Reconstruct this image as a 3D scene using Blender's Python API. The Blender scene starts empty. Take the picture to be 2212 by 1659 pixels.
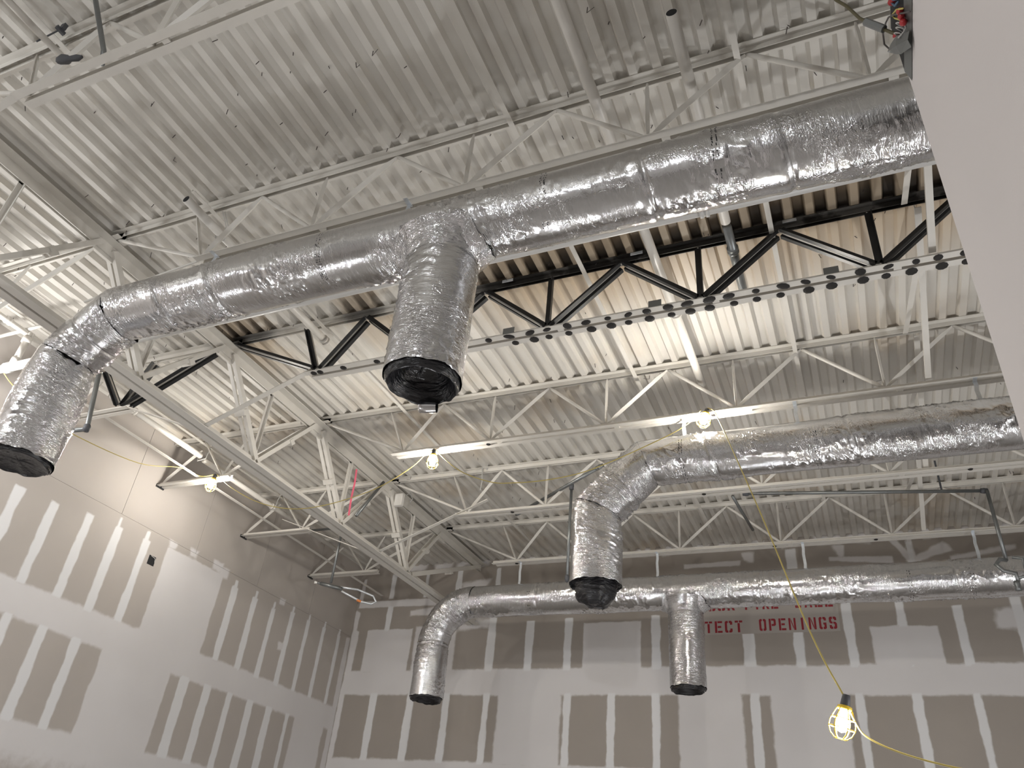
import bpy, math, random
import numpy as np
from mathutils import Vector, Matrix, noise
random.seed(7)
D = bpy.data
S = bpy.context.scene
COL = S.collection
PI = math.pi
EYE = 1.6                       # camera height above the floor; most heights below are given from the camera


def W(x, y, z):
    return Vector((x, y, z + EYE))


# ------------------------------------------------------------------ camera
RIGHT = Vector((0.91817, 0.38652, 0.08721))
DOWN = Vector((-0.14671, 0.53601, -0.83136))
FWD = Vector((-0.36808, 0.75055, 0.54887))
cd = D.cameras.new('camera')
cam = D.objects.new('camera', cd)
COL.objects.link(cam)
m = Matrix((RIGHT, -DOWN, -FWD)).transposed().to_4x4()
m.translation = (0, 0, EYE)
cam.matrix_world = m
cd.sensor_fit = 'HORIZONTAL'
cd.sensor_width = 36.0
cd.lens = 1674.22 / 2212 * 36.0
cd.clip_start = 0.05
S.camera = cam

# ------------------------------------------------------------------ world, exposure, lights outside the frame
S.view_settings.view_transform = 'Standard'
S.view_settings.look = 'None'
S.view_settings.gamma = 1.0
S.view_settings.use_curve_mapping = False
S.view_settings.exposure = 0.0
wd = D.worlds.new('world')
S.world = wd
wd.use_nodes = True
wd.node_tree.nodes['Background'].inputs[0].default_value = (0.9, 0.92, 1.0, 1)
wd.node_tree.nodes['Background'].inputs[1].default_value = 0.02

BULB = 950.0                     # emission of the string lamp bulbs
BULB_COL = (1.0, 0.955, 0.88)


def point(name, loc, power, col, r=0.06):
    l = D.lights.new(name, 'POINT')
    l.energy = power
    l.color = col
    l.shadow_soft_size = r
    o = D.objects.new(name, l)
    o.location = loc
    COL.objects.link(o)


# unseen lights: string lamps taken to hang out of frame, then added fill lights
point('unseen_light', W(-6.9, 3.25, 3.40), 50, (1, .98, .96))
point('unseen_light', W(-6.4, .2, 3.45), 110, (.94, .97, 1))
point('unseen_light', W(-2.0, -2.5, 3.25), 150, (.94, .97, 1))
point('unseen_light', W(2.6, 4.6, 0.6), 150, (.95, .97, 1))  # added fill light on the right
point('unseen_light', W(-6.0, 1.2, -0.6), 60, (.95, .97, 1))  # added low fill for walls and undersides
point('unseen_light', W(-3.0, 4.2, -0.7), 90, (.95, .97, 1))  # added low fill, spread out to soften shadows
point('unseen_light', W(-0.2, 6.4, -0.6), 50, (.95, .97, 1))  # added low fill below the frame

# ------------------------------------------------------------------ materials


def mat(name):
    m = D.materials.new(name)
    m.use_nodes = True
    nt = m.node_tree
    return m, nt, nt.nodes['Principled BSDF']


def N(nt, t, **kw):
    n = nt.nodes.new(t)
    for k, v in kw.items():
        setattr(n, k, v)
    return n


def simple(name, col, rough=.5, metal=0.0, var=.08, scale=8, bump=0.0, bscale=60):
    m, nt, b = mat(name)
    tc = N(nt, 'ShaderNodeTexCoord')
    nz = N(nt, 'ShaderNodeTexNoise')
    nz.inputs['Scale'].default_value = scale
    nz.inputs['Detail'].default_value = 4
    nt.links.new(tc.outputs['Object'], nz.inputs['Vector'])
    mx = N(nt, 'ShaderNodeMix', data_type='RGBA')
    mx.inputs[6].default_value = (*[c * (1 - var) for c in col], 1)
    mx.inputs[7].default_value = (*[min(1, c * (1 + var)) for c in col], 1)
    nt.links.new(nz.outputs['Fac'], mx.inputs[0])
    nt.links.new(mx.outputs[2], b.inputs['Base Color'])
    b.inputs['Roughness'].default_value = rough
    b.inputs['Metallic'].default_value = metal
    if bump:
        n2 = N(nt, 'ShaderNodeTexNoise')
        n2.inputs['Scale'].default_value = bscale
        nt.links.new(tc.outputs['Object'], n2.inputs['Vector'])
        bp = N(nt, 'ShaderNodeBump')
        bp.inputs['Strength'].default_value = bump
        bp.inputs['Distance'].default_value = .004
        nt.links.new(n2.outputs['Fac'], bp.inputs['Height'])
        nt.links.new(bp.outputs[0], b.inputs['Normal'])
    return m


PAINT = (.645, .617, .567)
M = {}
M['paint'] = simple('cream_steel_paint', PAINT, .45, 0, .07, 5)
M['pipe'] = simple('cream_pipe_paint', (.66, .63, .58), .4, 0, .05, 7)
M['greypipe'] = simple('grey_pipe_paint', (.50, .49, .47), .4, 0, .04, 7)
M['black'] = simple('black_primer_steel', (.018, .019, .021), .38, .2, .5, 14)
M['char'] = simple('weld_burn', (.012, .010, .009), .75, 0, .5, 30, .4)
M['galv'] = simple('galvanized_strap', (.66, .69, .72), .35, .55, .2, 25)
M['steelpipe'] = simple('bare_steel_pipe', (.23, .24, .24), .38, .7, .2, 9)
M['plastic'] = None
M['rubber'] = simple('dark_rubber', (.075, .077, .085), .6, 0, .2, 20)
M['yellow'] = simple('yellow_plastic', (.82, .56, .04), .4, 0, .05, 9)
M['cord'] = simple('yellow_cord', (.50, .40, .12), .5, 0, .1, 12)
M['white'] = simple('white_enamel', (.78, .76, .72), .4, 0, .04, 8)
M['box'] = simple('grey_enclosure', (.17, .175, .17), .45, .3, .1, 9)
M['hollow_shade'] = simple('painted_hollow_shade', (.012, .012, .013), .8, 0, .1, 9)  # black that paints the shade inside openings
M['red'] = simple('red_wire_nut', (.42, .025, .03), .4, 0, .1, 20)
M['wirey'] = simple('yellow_wire', (.55, .47, .12), .5, 0, .1, 20)
M['wirew'] = simple('pale_wire', (.45, .44, .42), .5, 0, .1, 20)
M['wiret'] = simple('dark_wire', (.09, .075, .07), .5, 0, .1, 20)
M['cable'] = simple('dark_cable', (.10, .085, .04), .5, 0, .4, 14)
M['blue'] = simple('blue_wire', (.09, .16, .24), .5, 0, .1, 20)
M['orange'] = simple('orange_tag', (.75, .25, .07), .6, 0, .05, 20)
M['pink'] = simple('pink_ribbon', (.85, .16, .24), .6, 0, .08, 20)
M['redpaint'] = simple('red_stencil_paint', (.27, .018, .028), .7, 0, .18, 18)
M['ink'] = simple('printed_ink', (.03, .03, .032), .7, 0, .2, 30)
M['patchpaint'] = simple('pale_painted_patch', (.40, .365, .335), .9, 0, .05, 3)
M['whitewall'] = simple('white_primed_wall', (.655, .612, .598), .85, 0, .02, 1.5, .1, 180)
M['concrete'] = simple('concrete_floor', (.36, .34, .32), .7, 0, .15, 1.5, .2, 30)
M['dim'] = simple('plain_wall', (.55, .53, .51), .9, 0, .05, 1.5)


def black_plastic():
    m, nt, b = mat('black_plastic_film')
    b.inputs['Base Color'].default_value = (.012, .012, .014, 1)
    b.inputs['Roughness'].default_value = .22
    tc = N(nt, 'ShaderNodeTexCoord')
    mp = N(nt, 'ShaderNodeMapping')
    mp.inputs['Scale'].default_value = (10, 10, 34)
    nz = N(nt, 'ShaderNodeTexNoise')
    nz.inputs['Scale'].default_value = 1.6
    nz.inputs['Detail'].default_value = 5
    bp = N(nt, 'ShaderNodeBump')
    bp.inputs['Strength'].default_value = .8
    bp.inputs['Distance'].default_value = .02
    nt.links.new(tc.outputs['Object'], mp.inputs[0])
    nt.links.new(mp.outputs[0], nz.inputs['Vector'])
    nt.links.new(nz.outputs['Fac'], bp.inputs['Height'])
    nt.links.new(bp.outputs[0], b.inputs['Normal'])
    return m


M['plastic'] = black_plastic()


def plaster(name, paper):
    """plasterboard paper with joint compound where the 'cover' attribute says so; 'tone' tells fresh strips from sanded bands"""
    m, nt, b = mat(name)
    at = N(nt, 'ShaderNodeAttribute', attribute_name='cover')
    to = N(nt, 'ShaderNodeAttribute', attribute_name='tone')
    geo = N(nt, 'ShaderNodeNewGeometry')
    nz = N(nt, 'ShaderNodeTexNoise')
    nz.inputs['Scale'].default_value = 14
    nz.inputs['Detail'].default_value = 6
    big = N(nt, 'ShaderNodeTexNoise')
    big.inputs['Scale'].default_value = 1.6
    big.inputs['Detail'].default_value = 4
    fine = N(nt, 'ShaderNodeTexNoise')
    fine.inputs['Scale'].default_value = 140
    for n in (nz, big, fine):
        nt.links.new(geo.outputs['Position'], n.inputs['Vector'])

    def mix(fac, a, c):
        x = N(nt, 'ShaderNodeMix', data_type='RGBA')
        nt.links.new(fac, x.inputs[0])
        for k, v in ((6, a), (7, c)):
            if isinstance(v, tuple):
                x.inputs[k].default_value = (*v, 1)
            else:
                nt.links.new(v, x.inputs[k])
        return x.outputs[2]
    pap = mix(big.outputs['Fac'], tuple(c * .92 for c in paper), tuple(c * 1.07 for c in paper))
    band_ = mix(big.outputs['Fac'], (.63, .605, .60), (.71, .69, .685))
    mudc = mix(to.outputs['Fac'], band_, (.745, .745, .75))
    ad = N(nt, 'ShaderNodeMath', operation='MULTIPLY_ADD')
    nt.links.new(nz.outputs['Fac'], ad.inputs[0])
    ad.inputs[1].default_value = .5
    ad.inputs[2].default_value = -.25
    a2 = N(nt, 'ShaderNodeMath', operation='ADD')
    nt.links.new(ad.outputs[0], a2.inputs[0])
    nt.links.new(at.outputs['Fac'], a2.inputs[1])
    mr = N(nt, 'ShaderNodeMapRange', interpolation_type='SMOOTHSTEP')
    mr.inputs[1].default_value = .22
    mr.inputs[2].default_value = .88
    nt.links.new(a2.outputs[0], mr.inputs[0])
    nt.links.new(mix(mr.outputs[0], pap, mudc), b.inputs['Base Color'])
    b.inputs['Roughness'].default_value = .9
    hh = N(nt, 'ShaderNodeMath', operation='MULTIPLY_ADD')
    nt.links.new(fine.outputs['Fac'], hh.inputs[0])
    hh.inputs[1].default_value = .25
    nt.links.new(mr.outputs[0], hh.inputs[2])
    bp = N(nt, 'ShaderNodeBump')
    bp.inputs['Strength'].default_value = .3
    bp.inputs['Distance'].default_value = .002
    nt.links.new(hh.outputs[0], bp.inputs['Height'])
    nt.links.new(bp.outputs[0], b.inputs['Normal'])
    return m


M['drywall'] = plaster('plasterboard', (.355, .318, .283))
M['drywall2'] = plaster('plasterboard_pale', (.45, .41, .375))


def foil():
    m, nt, b = mat('foil_duct_wrap')
    b.inputs['Metallic'].default_value = 1
    at = N(nt, 'ShaderNodeAttribute', attribute_name='wrap')
    mp = N(nt, 'ShaderNodeMapping')
    mp.inputs['Scale'].default_value = (46, 11, 1)
    n1 = N(nt, 'ShaderNodeTexNoise')
    n1.inputs['Scale'].default_value = 1.0
    n1.inputs['Detail'].default_value = 6
    n1.inputs['Roughness'].default_value = .62
    n1.inputs['Distortion'].default_value = 1.2
    nt.links.new(at.outputs['Vector'], mp.inputs[0])
    nt.links.new(mp.outputs[0], n1.inputs['Vector'])
    # sharp little folds: ridged noise, stronger where the wrap is loose (third wrap coordinate)
    def ridged(scale, dist, power):
        mq = N(nt, 'ShaderNodeMapping')
        mq.inputs['Scale'].default_value = scale
        nt.links.new(at.outputs['Vector'], mq.inputs[0])
        q = N(nt, 'ShaderNodeTexNoise')
        q.inputs['Scale'].default_value = 1.0
        q.inputs['Detail'].default_value = 2.5
        q.inputs['Distortion'].default_value = dist
        nt.links.new(mq.outputs[0], q.inputs['Vector'])
        a_ = N(nt, 'ShaderNodeMath', operation='SUBTRACT')
        nt.links.new(q.outputs['Fac'], a_.inputs[0])
        a_.inputs[1].default_value = .5
        b_ = N(nt, 'ShaderNodeMath', operation='ABSOLUTE')
        nt.links.new(a_.outputs[0], b_.inputs[0])
        c_ = N(nt, 'ShaderNodeMath', operation='MULTIPLY_ADD', use_clamp=True)
        nt.links.new(b_.outputs[0], c_.inputs[0])
        c_.inputs[1].default_value = -7.0
        c_.inputs[2].default_value = 1.0
        d_ = N(nt, 'ShaderNodeMath', operation='POWER')
        nt.links.new(c_.outputs[0], d_.inputs[0])
        d_.inputs[1].default_value = power
        return d_.outputs[0]
    r1 = ridged((34, 8, 0), 1.6, 1.5)
    r2 = ridged((13, 15, 0), 2.2, 2.0)
    gm = N(nt, 'ShaderNodeMapping')
    gm.inputs['Scale'].default_value = (2.6, 4.5, 0)
    nt.links.new(at.outputs['Vector'], gm.inputs[0])
    gn = N(nt, 'ShaderNodeTexNoise')
    gn.inputs['Scale'].default_value = 1.0
    nt.links.new(gm.outputs[0], gn.inputs['Vector'])
    sx = N(nt, 'ShaderNodeSeparateXYZ')
    nt.links.new(at.outputs['Vector'], sx.inputs[0])
    gs = N(nt, 'ShaderNodeMath', operation='ADD')
    nt.links.new(gn.outputs['Fac'], gs.inputs[0])
    nt.links.new(sx.outputs[2], gs.inputs[1])
    gr = N(nt, 'ShaderNodeMapRange', interpolation_type='SMOOTHSTEP')
    nt.links.new(gs.outputs[0], gr.inputs[0])
    gr.inputs[1].default_value = .44
    gr.inputs[2].default_value = .85
    gr.inputs[3].default_value = .06
    gr.inputs[4].default_value = 1.0
    ra = N(nt, 'ShaderNodeMath', operation='MULTIPLY_ADD')
    nt.links.new(r2, ra.inputs[0])
    ra.inputs[1].default_value = .7
    nt.links.new(r1, ra.inputs[2])
    rm = N(nt, 'ShaderNodeMath', operation='MULTIPLY')
    nt.links.new(ra.outputs[0], rm.inputs[0])
    nt.links.new(gr.outputs[0], rm.inputs[1])
    mm = N(nt, 'ShaderNodeMath', operation='MULTIPLY_ADD')
    mm.inputs[1].default_value = .30
    nt.links.new(n1.outputs['Fac'], mm.inputs[0])
    nt.links.new(rm.outputs[0], mm.inputs[2])
    bp = N(nt, 'ShaderNodeBump')
    bp.inputs['Strength'].default_value = .72
    bp.inputs['Distance'].default_value = .0065
    nt.links.new(mm.outputs[0], bp.inputs['Height'])
    nt.links.new(bp.outputs[0], b.inputs['Normal'])
    mx = N(nt, 'ShaderNodeMix', data_type='RGBA')
    mx.inputs[6].default_value = (.60, .605, .62, 1)
    mx.inputs[7].default_value = (.80, .805, .82, 1)
    nt.links.new(n1.outputs['Fac'], mx.inputs[0])
    nt.links.new(mx.outputs[2], b.inputs['Base Color'])
    rr = N(nt, 'ShaderNodeMapRange')
    rr.inputs[3].default_value = .07
    rr.inputs[4].default_value = .17
    nt.links.new(n1.outputs['Fac'], rr.inputs[0])
    nt.links.new(rr.outputs[0], b.inputs['Roughness'])
    return m


M['foil'] = foil()


def soot_paint(name, deck=False):
    """cream paint scorched along the welded joist (world position drives the stain)"""
    m, nt, b = mat(name)
    geo = N(nt, 'ShaderNodeNewGeometry')
    sep = N(nt, 'ShaderNodeSeparateXYZ')
    nt.links.new(geo.outputs['Position'], sep.inputs[0])
    nz = N(nt, 'ShaderNodeTexNoise')
    nz.inputs['Scale'].default_value = 3.2
    nz.inputs['Detail'].default_value = 5
    nt.links.new(geo.outputs['Position'], nz.inputs['Vector'])
    nz2 = N(nt, 'ShaderNodeTexNoise')
    nz2.inputs['Scale'].default_value = 1.1
    nz2.inputs['Detail'].default_value = 6
    nt.links.new(geo.outputs['Position'], nz2.inputs['Vector'])

    def math_(op, a, b_=None, c=None):
        n = N(nt, 'ShaderNodeMath', operation=op)
        for i, v in enumerate((a, b_, c)):
            if v is None:
                continue
            if isinstance(v, (int, float)):
                n.inputs[i].default_value = v
            else:
                nt.links.new(v, n.inputs[i])
        return n.outputs[0]

    def step(v, lo, hi, a=0, b_=1):
        n = N(nt, 'ShaderNodeMapRange', interpolation_type='SMOOTHSTEP')
        nt.links.new(v, n.inputs[0])
        n.inputs[1].default_value = lo
        n.inputs[2].default_value = hi
        n.inputs[3].default_value = a
        n.inputs[4].default_value = b_
        return n.outputs[0]
    X, Y = sep.outputs[0], sep.outputs[1]
    xn = math_('MULTIPLY_ADD', nz.outputs['Fac'], .7, X)
    xn = math_('ADD', xn, -.35)
    xr = step(xn, -3.2, -2.3)                              # scorched length
    xg = math_('MULTIPLY', step(xn, -5.75, -5.35), step(xn, -5.15, -4.75, 1, 0))   # by the girder
    xk = math_('MULTIPLY', step(xn, -4.15, -3.85), step(xn, -3.7, -3.4, 1, 0))
    mask = math_('MAXIMUM', xr, math_('MAXIMUM', math_('MULTIPLY', xg, .9), math_('MULTIPLY', xk, .75)))
    base = N(nt, 'ShaderNodeMix', data_type='RGBA')
    base.inputs[6].default_value = (*[c * .93 for c in PAINT], 1)
    base.inputs[7].default_value = (*[c * 1.05 for c in PAINT], 1)
    nt.links.new(nz2.outputs['Fac'], base.inputs[0])
    out = base.outputs[2]
    yn = math_('ADD', math_('MULTIPLY_ADD', nz.outputs['Fac'], .30, Y), -.15)
    if deck:
        dark = math_('MULTIPLY', step(yn, 3.75, 4.42), step(yn, 4.52, 4.66, 1, 0))
        tan = math_('MULTIPLY', step(yn, 3.5, 4.3), step(yn, 4.6, 5.6, 1, 0))
        patch = math_('MULTIPLY', step(nz2.outputs['Fac'], .5, .68), step(Y, 5.2, 6.4))
        patch = math_('MULTIPLY', patch, .36)
        t1 = N(nt, 'ShaderNodeMix', data_type='RGBA')
        nt.links.new(math_('MAXIMUM', patch, math_('MULTIPLY', math_('MULTIPLY', tan, mask), .75)), t1.inputs[0])
        nt.links.new(out, t1.inputs[6])
        t1.inputs[7].default_value = (.50, .375, .235, 1)
        out = t1.outputs[2]
        rib = step(sep.outputs[2], 4.4 + EYE + .004, 4.4 + EYE + .03, .42, 1.0)
        sc = N(nt, 'ShaderNodeMix', data_type='RGBA')
        nt.links.new(step(yn, 4.12, 4.5), sc.inputs[0])
        sc.inputs[6].default_value = (.17, .115, .065, 1)
        sc.inputs[7].default_value = (.022, .016, .010, 1)
        t2 = N(nt, 'ShaderNodeMix', data_type='RGBA')
        nt.links.new(math_('MULTIPLY', math_('MULTIPLY', dark, mask), rib), t2.inputs[0])
        nt.links.new(out, t2.inputs[6])
        nt.links.new(sc.outputs[2], t2.inputs[7])
        out = t2.outputs[2]
    else:
        sp = step(nz.outputs['Fac'], .25, .5)
        t2 = N(nt, 'ShaderNodeMix', data_type='RGBA')
        nt.links.new(math_('MULTIPLY', mask, math_('MAXIMUM', sp, .88)), t2.inputs[0])
        nt.links.new(out, t2.inputs[6])
        t2.inputs[7].default_value = (.014, .012, .010, 1)
        out = t2.outputs[2]
    nt.links.new(out, b.inputs['Base Color'])
    b.inputs['Roughness'].default_value = .5
    return m


M['deck'] = soot_paint('roof_deck_paint', True)
M['sootsteel'] = soot_paint('scorched_steel_paint', False)


def emit(name, col, strength):
    m, nt, b = mat(name)
    b.inputs['Base Color'].default_value = (.9, .9, .9, 1)
    b.inputs['Emission Color'].default_value = (*col, 1)
    b.inputs['Emission Strength'].default_value = strength
    return m


M['bulb'] = emit('lit_bulb', BULB_COL, BULB)

# ------------------------------------------------------------------ mesh helpers


class MB:
    def __init__(s):
        s.v, s.f, s.attr, s.vec, s.tone = [], [], [], [], []

    def add(s, vs, fs):
        o = len(s.v)
        s.v += [Vector(p) for p in vs]
        s.f += [tuple(i + o for i in q) for q in fs]

    def prism(s, poly0, poly1):
        n = len(poly0)
        s.add(list(poly0) + list(poly1), [tuple(range(n))[::-1], tuple(range(n, 2 * n))] + [(i, (i + 1) % n, (i + 1) % n + n, i + n) for i in range(n)])

    def box(s, a, b):
        x0, y0, z0 = a
        x1, y1, z1 = b
        s.prism([(x0, y0, z0), (x1, y0, z0), (x1, y1, z0), (x0, y1, z0)], [(x0, y0, z1), (x1, y0, z1), (x1, y1, z1), (x0, y1, z1)])

    def bar(s, p0, p1, u, v, w, h):
        """box beam along p0-p1, w across u, h across v, centred"""
        p0, p1, u, v = Vector(p0), Vector(p1), Vector(u).normalized(), Vector(v).normalized()
        q = [-u * w / 2 - v * h / 2, u * w / 2 - v * h / 2, u * w / 2 + v * h / 2, -u * w / 2 + v * h / 2]
        s.prism([p0 + k for k in q], [p1 + k for k in q])

    def angle(s, p0, p1, u, v, leg, t=.006, leg2=None):
        """L section, heel on p0-p1, legs along u and v"""
        p0, p1, u, v = Vector(p0), Vector(p1), Vector(u).normalized(), Vector(v).normalized()
        l2 = leg2 or leg
        q = [Vector(), u * leg, u * leg + v * t, u * t + v * t, u * t + v * l2, v * l2]
        s.prism([p0 + k for k in q], [p1 + k for k in q])

    def tube(s, pts, r, seg=10, cap=True):
        pts = [Vector(p) for p in pts]
        n = len(pts)
        rings = []
        up = Vector((0, 0, 1))
        d0 = (pts[1] - pts[0]).normalized()
        if abs(d0.z) > .9:
            up = Vector((1, 0, 0))
        a = d0.cross(up).normalized()
        for i, p in enumerate(pts):
            d = (pts[min(i + 1, n - 1)] - pts[max(i - 1, 0)]).normalized()
            a = (a - d * a.dot(d)).normalized()
            b = d.cross(a)
            rr = r[i] if isinstance(r, (list, tuple)) else r
            rings.append([p + (a * math.cos(2 * PI * k / seg) + b * math.sin(2 * PI * k / seg)) * rr for k in range(seg)])
        vs = [q for g in rings for q in g]
        fs = [(i * seg + k, i * seg + (k + 1) % seg, (i + 1) * seg + (k + 1) % seg, (i + 1) * seg + k) for i in range(n - 1) for k in range(seg)]
        if cap:
            fs += [tuple(range(seg))[::-1], tuple(range((n - 1) * seg, n * seg))]
        s.add(vs, fs)

    def lathe(s, c, prof, seg=16, axis=(0, 0, 1), ref=(1, 0, 0)):
        c, ax = Vector(c), Vector(axis).normalized()
        a = Vector(ref)
        a = (a - ax * a.dot(ax)).normalized()
        b = ax.cross(a)
        vs = [c + ax * h + (a * math.cos(2 * PI * k / seg) + b * math.sin(2 * PI * k / seg)) * max(r, 1e-4) for r, h in prof for k in range(seg)]
        n = len(prof)
        fs = [(i * seg + k, i * seg + (k + 1) % seg, (i + 1) * seg + (k + 1) % seg, (i + 1) * seg + k) for i in range(n - 1) for k in range(seg)]
        s.add(vs, fs)

    def grid(s, rows, closed=False):
        n, w = len(rows), len(rows[0])
        vs = [p for r in rows for p in r]
        fs = []
        for i in range(n - 1):
            for k in range(w if closed else w - 1):
                fs.append((i * w + k, i * w + (k + 1) % w, (i + 1) * w + (k + 1) % w, (i + 1) * w + k))
        s.add(vs, fs)

    def mesh(s, name, mt, smooth=False, off=Vector()):
        me = D.meshes.new(name)
        me.from_pydata([p - off for p in s.v], [], s.f)
        me.materials.append(M[mt] if isinstance(mt, str) else mt)
        if s.attr:
            a = me.attributes.new('cover', 'FLOAT', 'POINT')
            a.data.foreach_set('value', s.attr)
        if s.tone:
            a = me.attributes.new('tone', 'FLOAT', 'POINT')
            a.data.foreach_set('value', s.tone)
        if s.vec:
            a = me.attributes.new('wrap', 'FLOAT_VECTOR', 'POINT')
            a.data.foreach_set('vector', [c for q in s.vec for c in q])
        me.update()
        if smooth:
            me.polygons.foreach_set('use_smooth', [True] * len(me.polygons))
        return me


def thing(name, label, cat, loc, group=None):
    o = D.objects.new(name, None)
    o.empty_display_size = .1
    o.location = loc
    COL.objects.link(o)
    o['label'] = label
    o['category'] = cat
    if group:
        o['group'] = group
    return o


def base_of(p):
    v = Vector(p.location)
    while p.parent:
        p = p.parent
        v += Vector(p.location)
    return v


def part(name, mb, mt, parent, label=None, smooth=False, kind=None):
    """mesh (world coordinates) as a child of parent"""
    o = D.objects.new(name, mb.mesh(name, mt, smooth, base_of(parent)))
    COL.objects.link(o)
    o.parent = parent
    if label:
        o['label'] = label
    if kind:
        o['kind'] = kind
    return o


def inst(name, me, parent, at, label=None):
    o = D.objects.new(name, me)
    COL.objects.link(o)
    o.parent = parent
    o.location = Vector(at) - base_of(parent)
    if label:
        o['label'] = label
    return o


def single(name, mb, mt, label, cat, loc=None, smooth=False, group=None):
    loc = Vector(loc) if loc is not None else mb.v[0].copy()
    o = D.objects.new(name, mb.mesh(name, mt, smooth, loc))
    o.location = loc
    COL.objects.link(o)
    o['label'] = label
    o['category'] = cat
    if group:
        o['group'] = group
    return o


def struct(name, mb=None, mt=None, loc=(0, 0, 0)):
    loc = Vector(loc)
    o = D.objects.new(name, mb.mesh(name, mt, False, loc) if mb else None)
    o.location = loc
    COL.objects.link(o)
    o['kind'] = 'structure'
    return o


XV, YV, ZV = Vector((1, 0, 0)), Vector((0, 1, 0)), Vector((0, 0, 1))
H = 4.4                          # underside of the roof deck ribs above the camera
XL, YB, XR, YF = -7.64, 10.64, 3.4, -5.0

# ------------------------------------------------------------------ room shell
b = MB()
b.box((XL - .3, YF - .2, -.2), (XR + .2, YB + .3, 0))
struct('floor', b, 'concrete')
b = MB()
b.box((XR, YF, 0), (XR + .15, YB + .2, H + EYE + .3))
struct('wall_far_right', b, 'dim', (XR, 0, 0))
b = MB()
b.box((XL - .2, YF - .15, 0), (XR + .15, YF, H + EYE + .3))
struct('wall_front', b, 'dim', (0, YF, 0))

# roof deck: sheets of six ribs each, ribs run along Y
ceil = struct('ceiling', loc=(0, 0, H + EYE))
PITCH = .1524
FOOT, SIDE, RISE = .052, .020, .040
x_first = -.940 - FOOT           # left edge of one rib foot
k0 = int((XL - .1 - x_first) // PITCH)
k1 = int((XR + .1 - x_first) // PITCH) + 1
k = k0
Y0d, Y1d = YF - .1, YB + .15
while k < k1:
    prof = []
    for j in range(6):
        x = x_first + (k + j) * PITCH
        prof += [(x, 0), (x + FOOT, 0), (x + FOOT + SIDE, RISE), (x + PITCH - SIDE, RISE)]
    x = x_first + (k + 6) * PITCH
    prof += [(x - .001, 0.001)]
    top = [(x - .001, RISE + .012), (prof[0][0], RISE + .012)]
    poly = prof + top
    b = MB()
    lo = [W(px, Y0d, H + pz) for px, pz in prof]
    hi = [W(px, Y1d, H + pz) for px, pz in prof]
    b.grid([lo, hi])
    b.prism([W(prof[0][0], Y0d, H + RISE + .004), W(prof[-1][0], Y0d, H + RISE + .004), W(prof[-1][0], Y0d, H + RISE + .02), W(prof[0][0], Y0d, H + RISE + .02)],
            [W(prof[0][0], Y1d, H + RISE + .004), W(prof[-1][0], Y1d, H + RISE + .004), W(prof[-1][0], Y1d, H + RISE + .02), W(prof[0][0], Y1d, H + RISE + .02)])
    part('deck_sheet', b, 'deck', ceil)
    k += 6
# screw tips poking through the deck
b = MB()
for i in range(440):
    kk = random.randint(k0 + 2, k1 - 2)
    x = x_first + kk * PITCH + (random.choice((.008, .044, .04)) if random.random() < .75 else random.uniform(.08, .13))
    y = random.uniform(.6, 10.3) if random.random() < .5 else random.uniform(.8, 5.0)
    z = H if x - (x_first + kk * PITCH) < FOOT else H + RISE
    L = random.uniform(.025, .055)
    d = Vector((random.uniform(-.5, .5), random.uniform(-.4, .4), -1)).normalized()
    p = W(x, y, z + .004)
    b.tube([p, p + d * L], .0030, 5)
    if random.random() < .12:
        b.tube([p + d * L, p + d * L + Vector((random.uniform(-.06, .06), random.uniform(-.03, .03), .005))], .002, 5)
o = single('fastener_tips', b, 'wiret', 'small screw tips poking down through the ribbed roof deck', 'screws', W(-2, 5, H))
o['kind'] = 'stuff'

# ------------------------------------------------------------------ plasterboard walls


def wall_frame(side):
    if side == 'left':
        return lambda u, z, d=0: W(XL + d, u, z)
    return lambda u, z, d=0: W(u, YB - d, z)


MUD = []


def mud(f, parent, tl, tr, bl, br, feather=.016, jit=.010, tone=0.0):
    """note an area of joint compound given by its four corners (u, z)"""
    MUD.append(((bl, br, tr, tl), feather, jit, tone))


def value_noise(u, z, freq, seed):
    rng = np.random.RandomState(seed)
    tab = rng.rand(64, 64) * 2 - 1
    x, y = u * freq + 500, z * freq + 500
    xi, yi = np.floor(x).astype(int), np.floor(y).astype(int)
    fx, fy = x - xi, y - yi
    fx, fy = fx * fx * (3 - 2 * fx), fy * fy * (3 - 2 * fy)
    g = lambda a, c: tab[a % 64, c % 64]
    return (g(xi, yi) * (1 - fx) + g(xi + 1, yi) * fx) * (1 - fy) + (g(xi, yi + 1) * (1 - fx) + g(xi + 1, yi + 1) * fx) * fy


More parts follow.
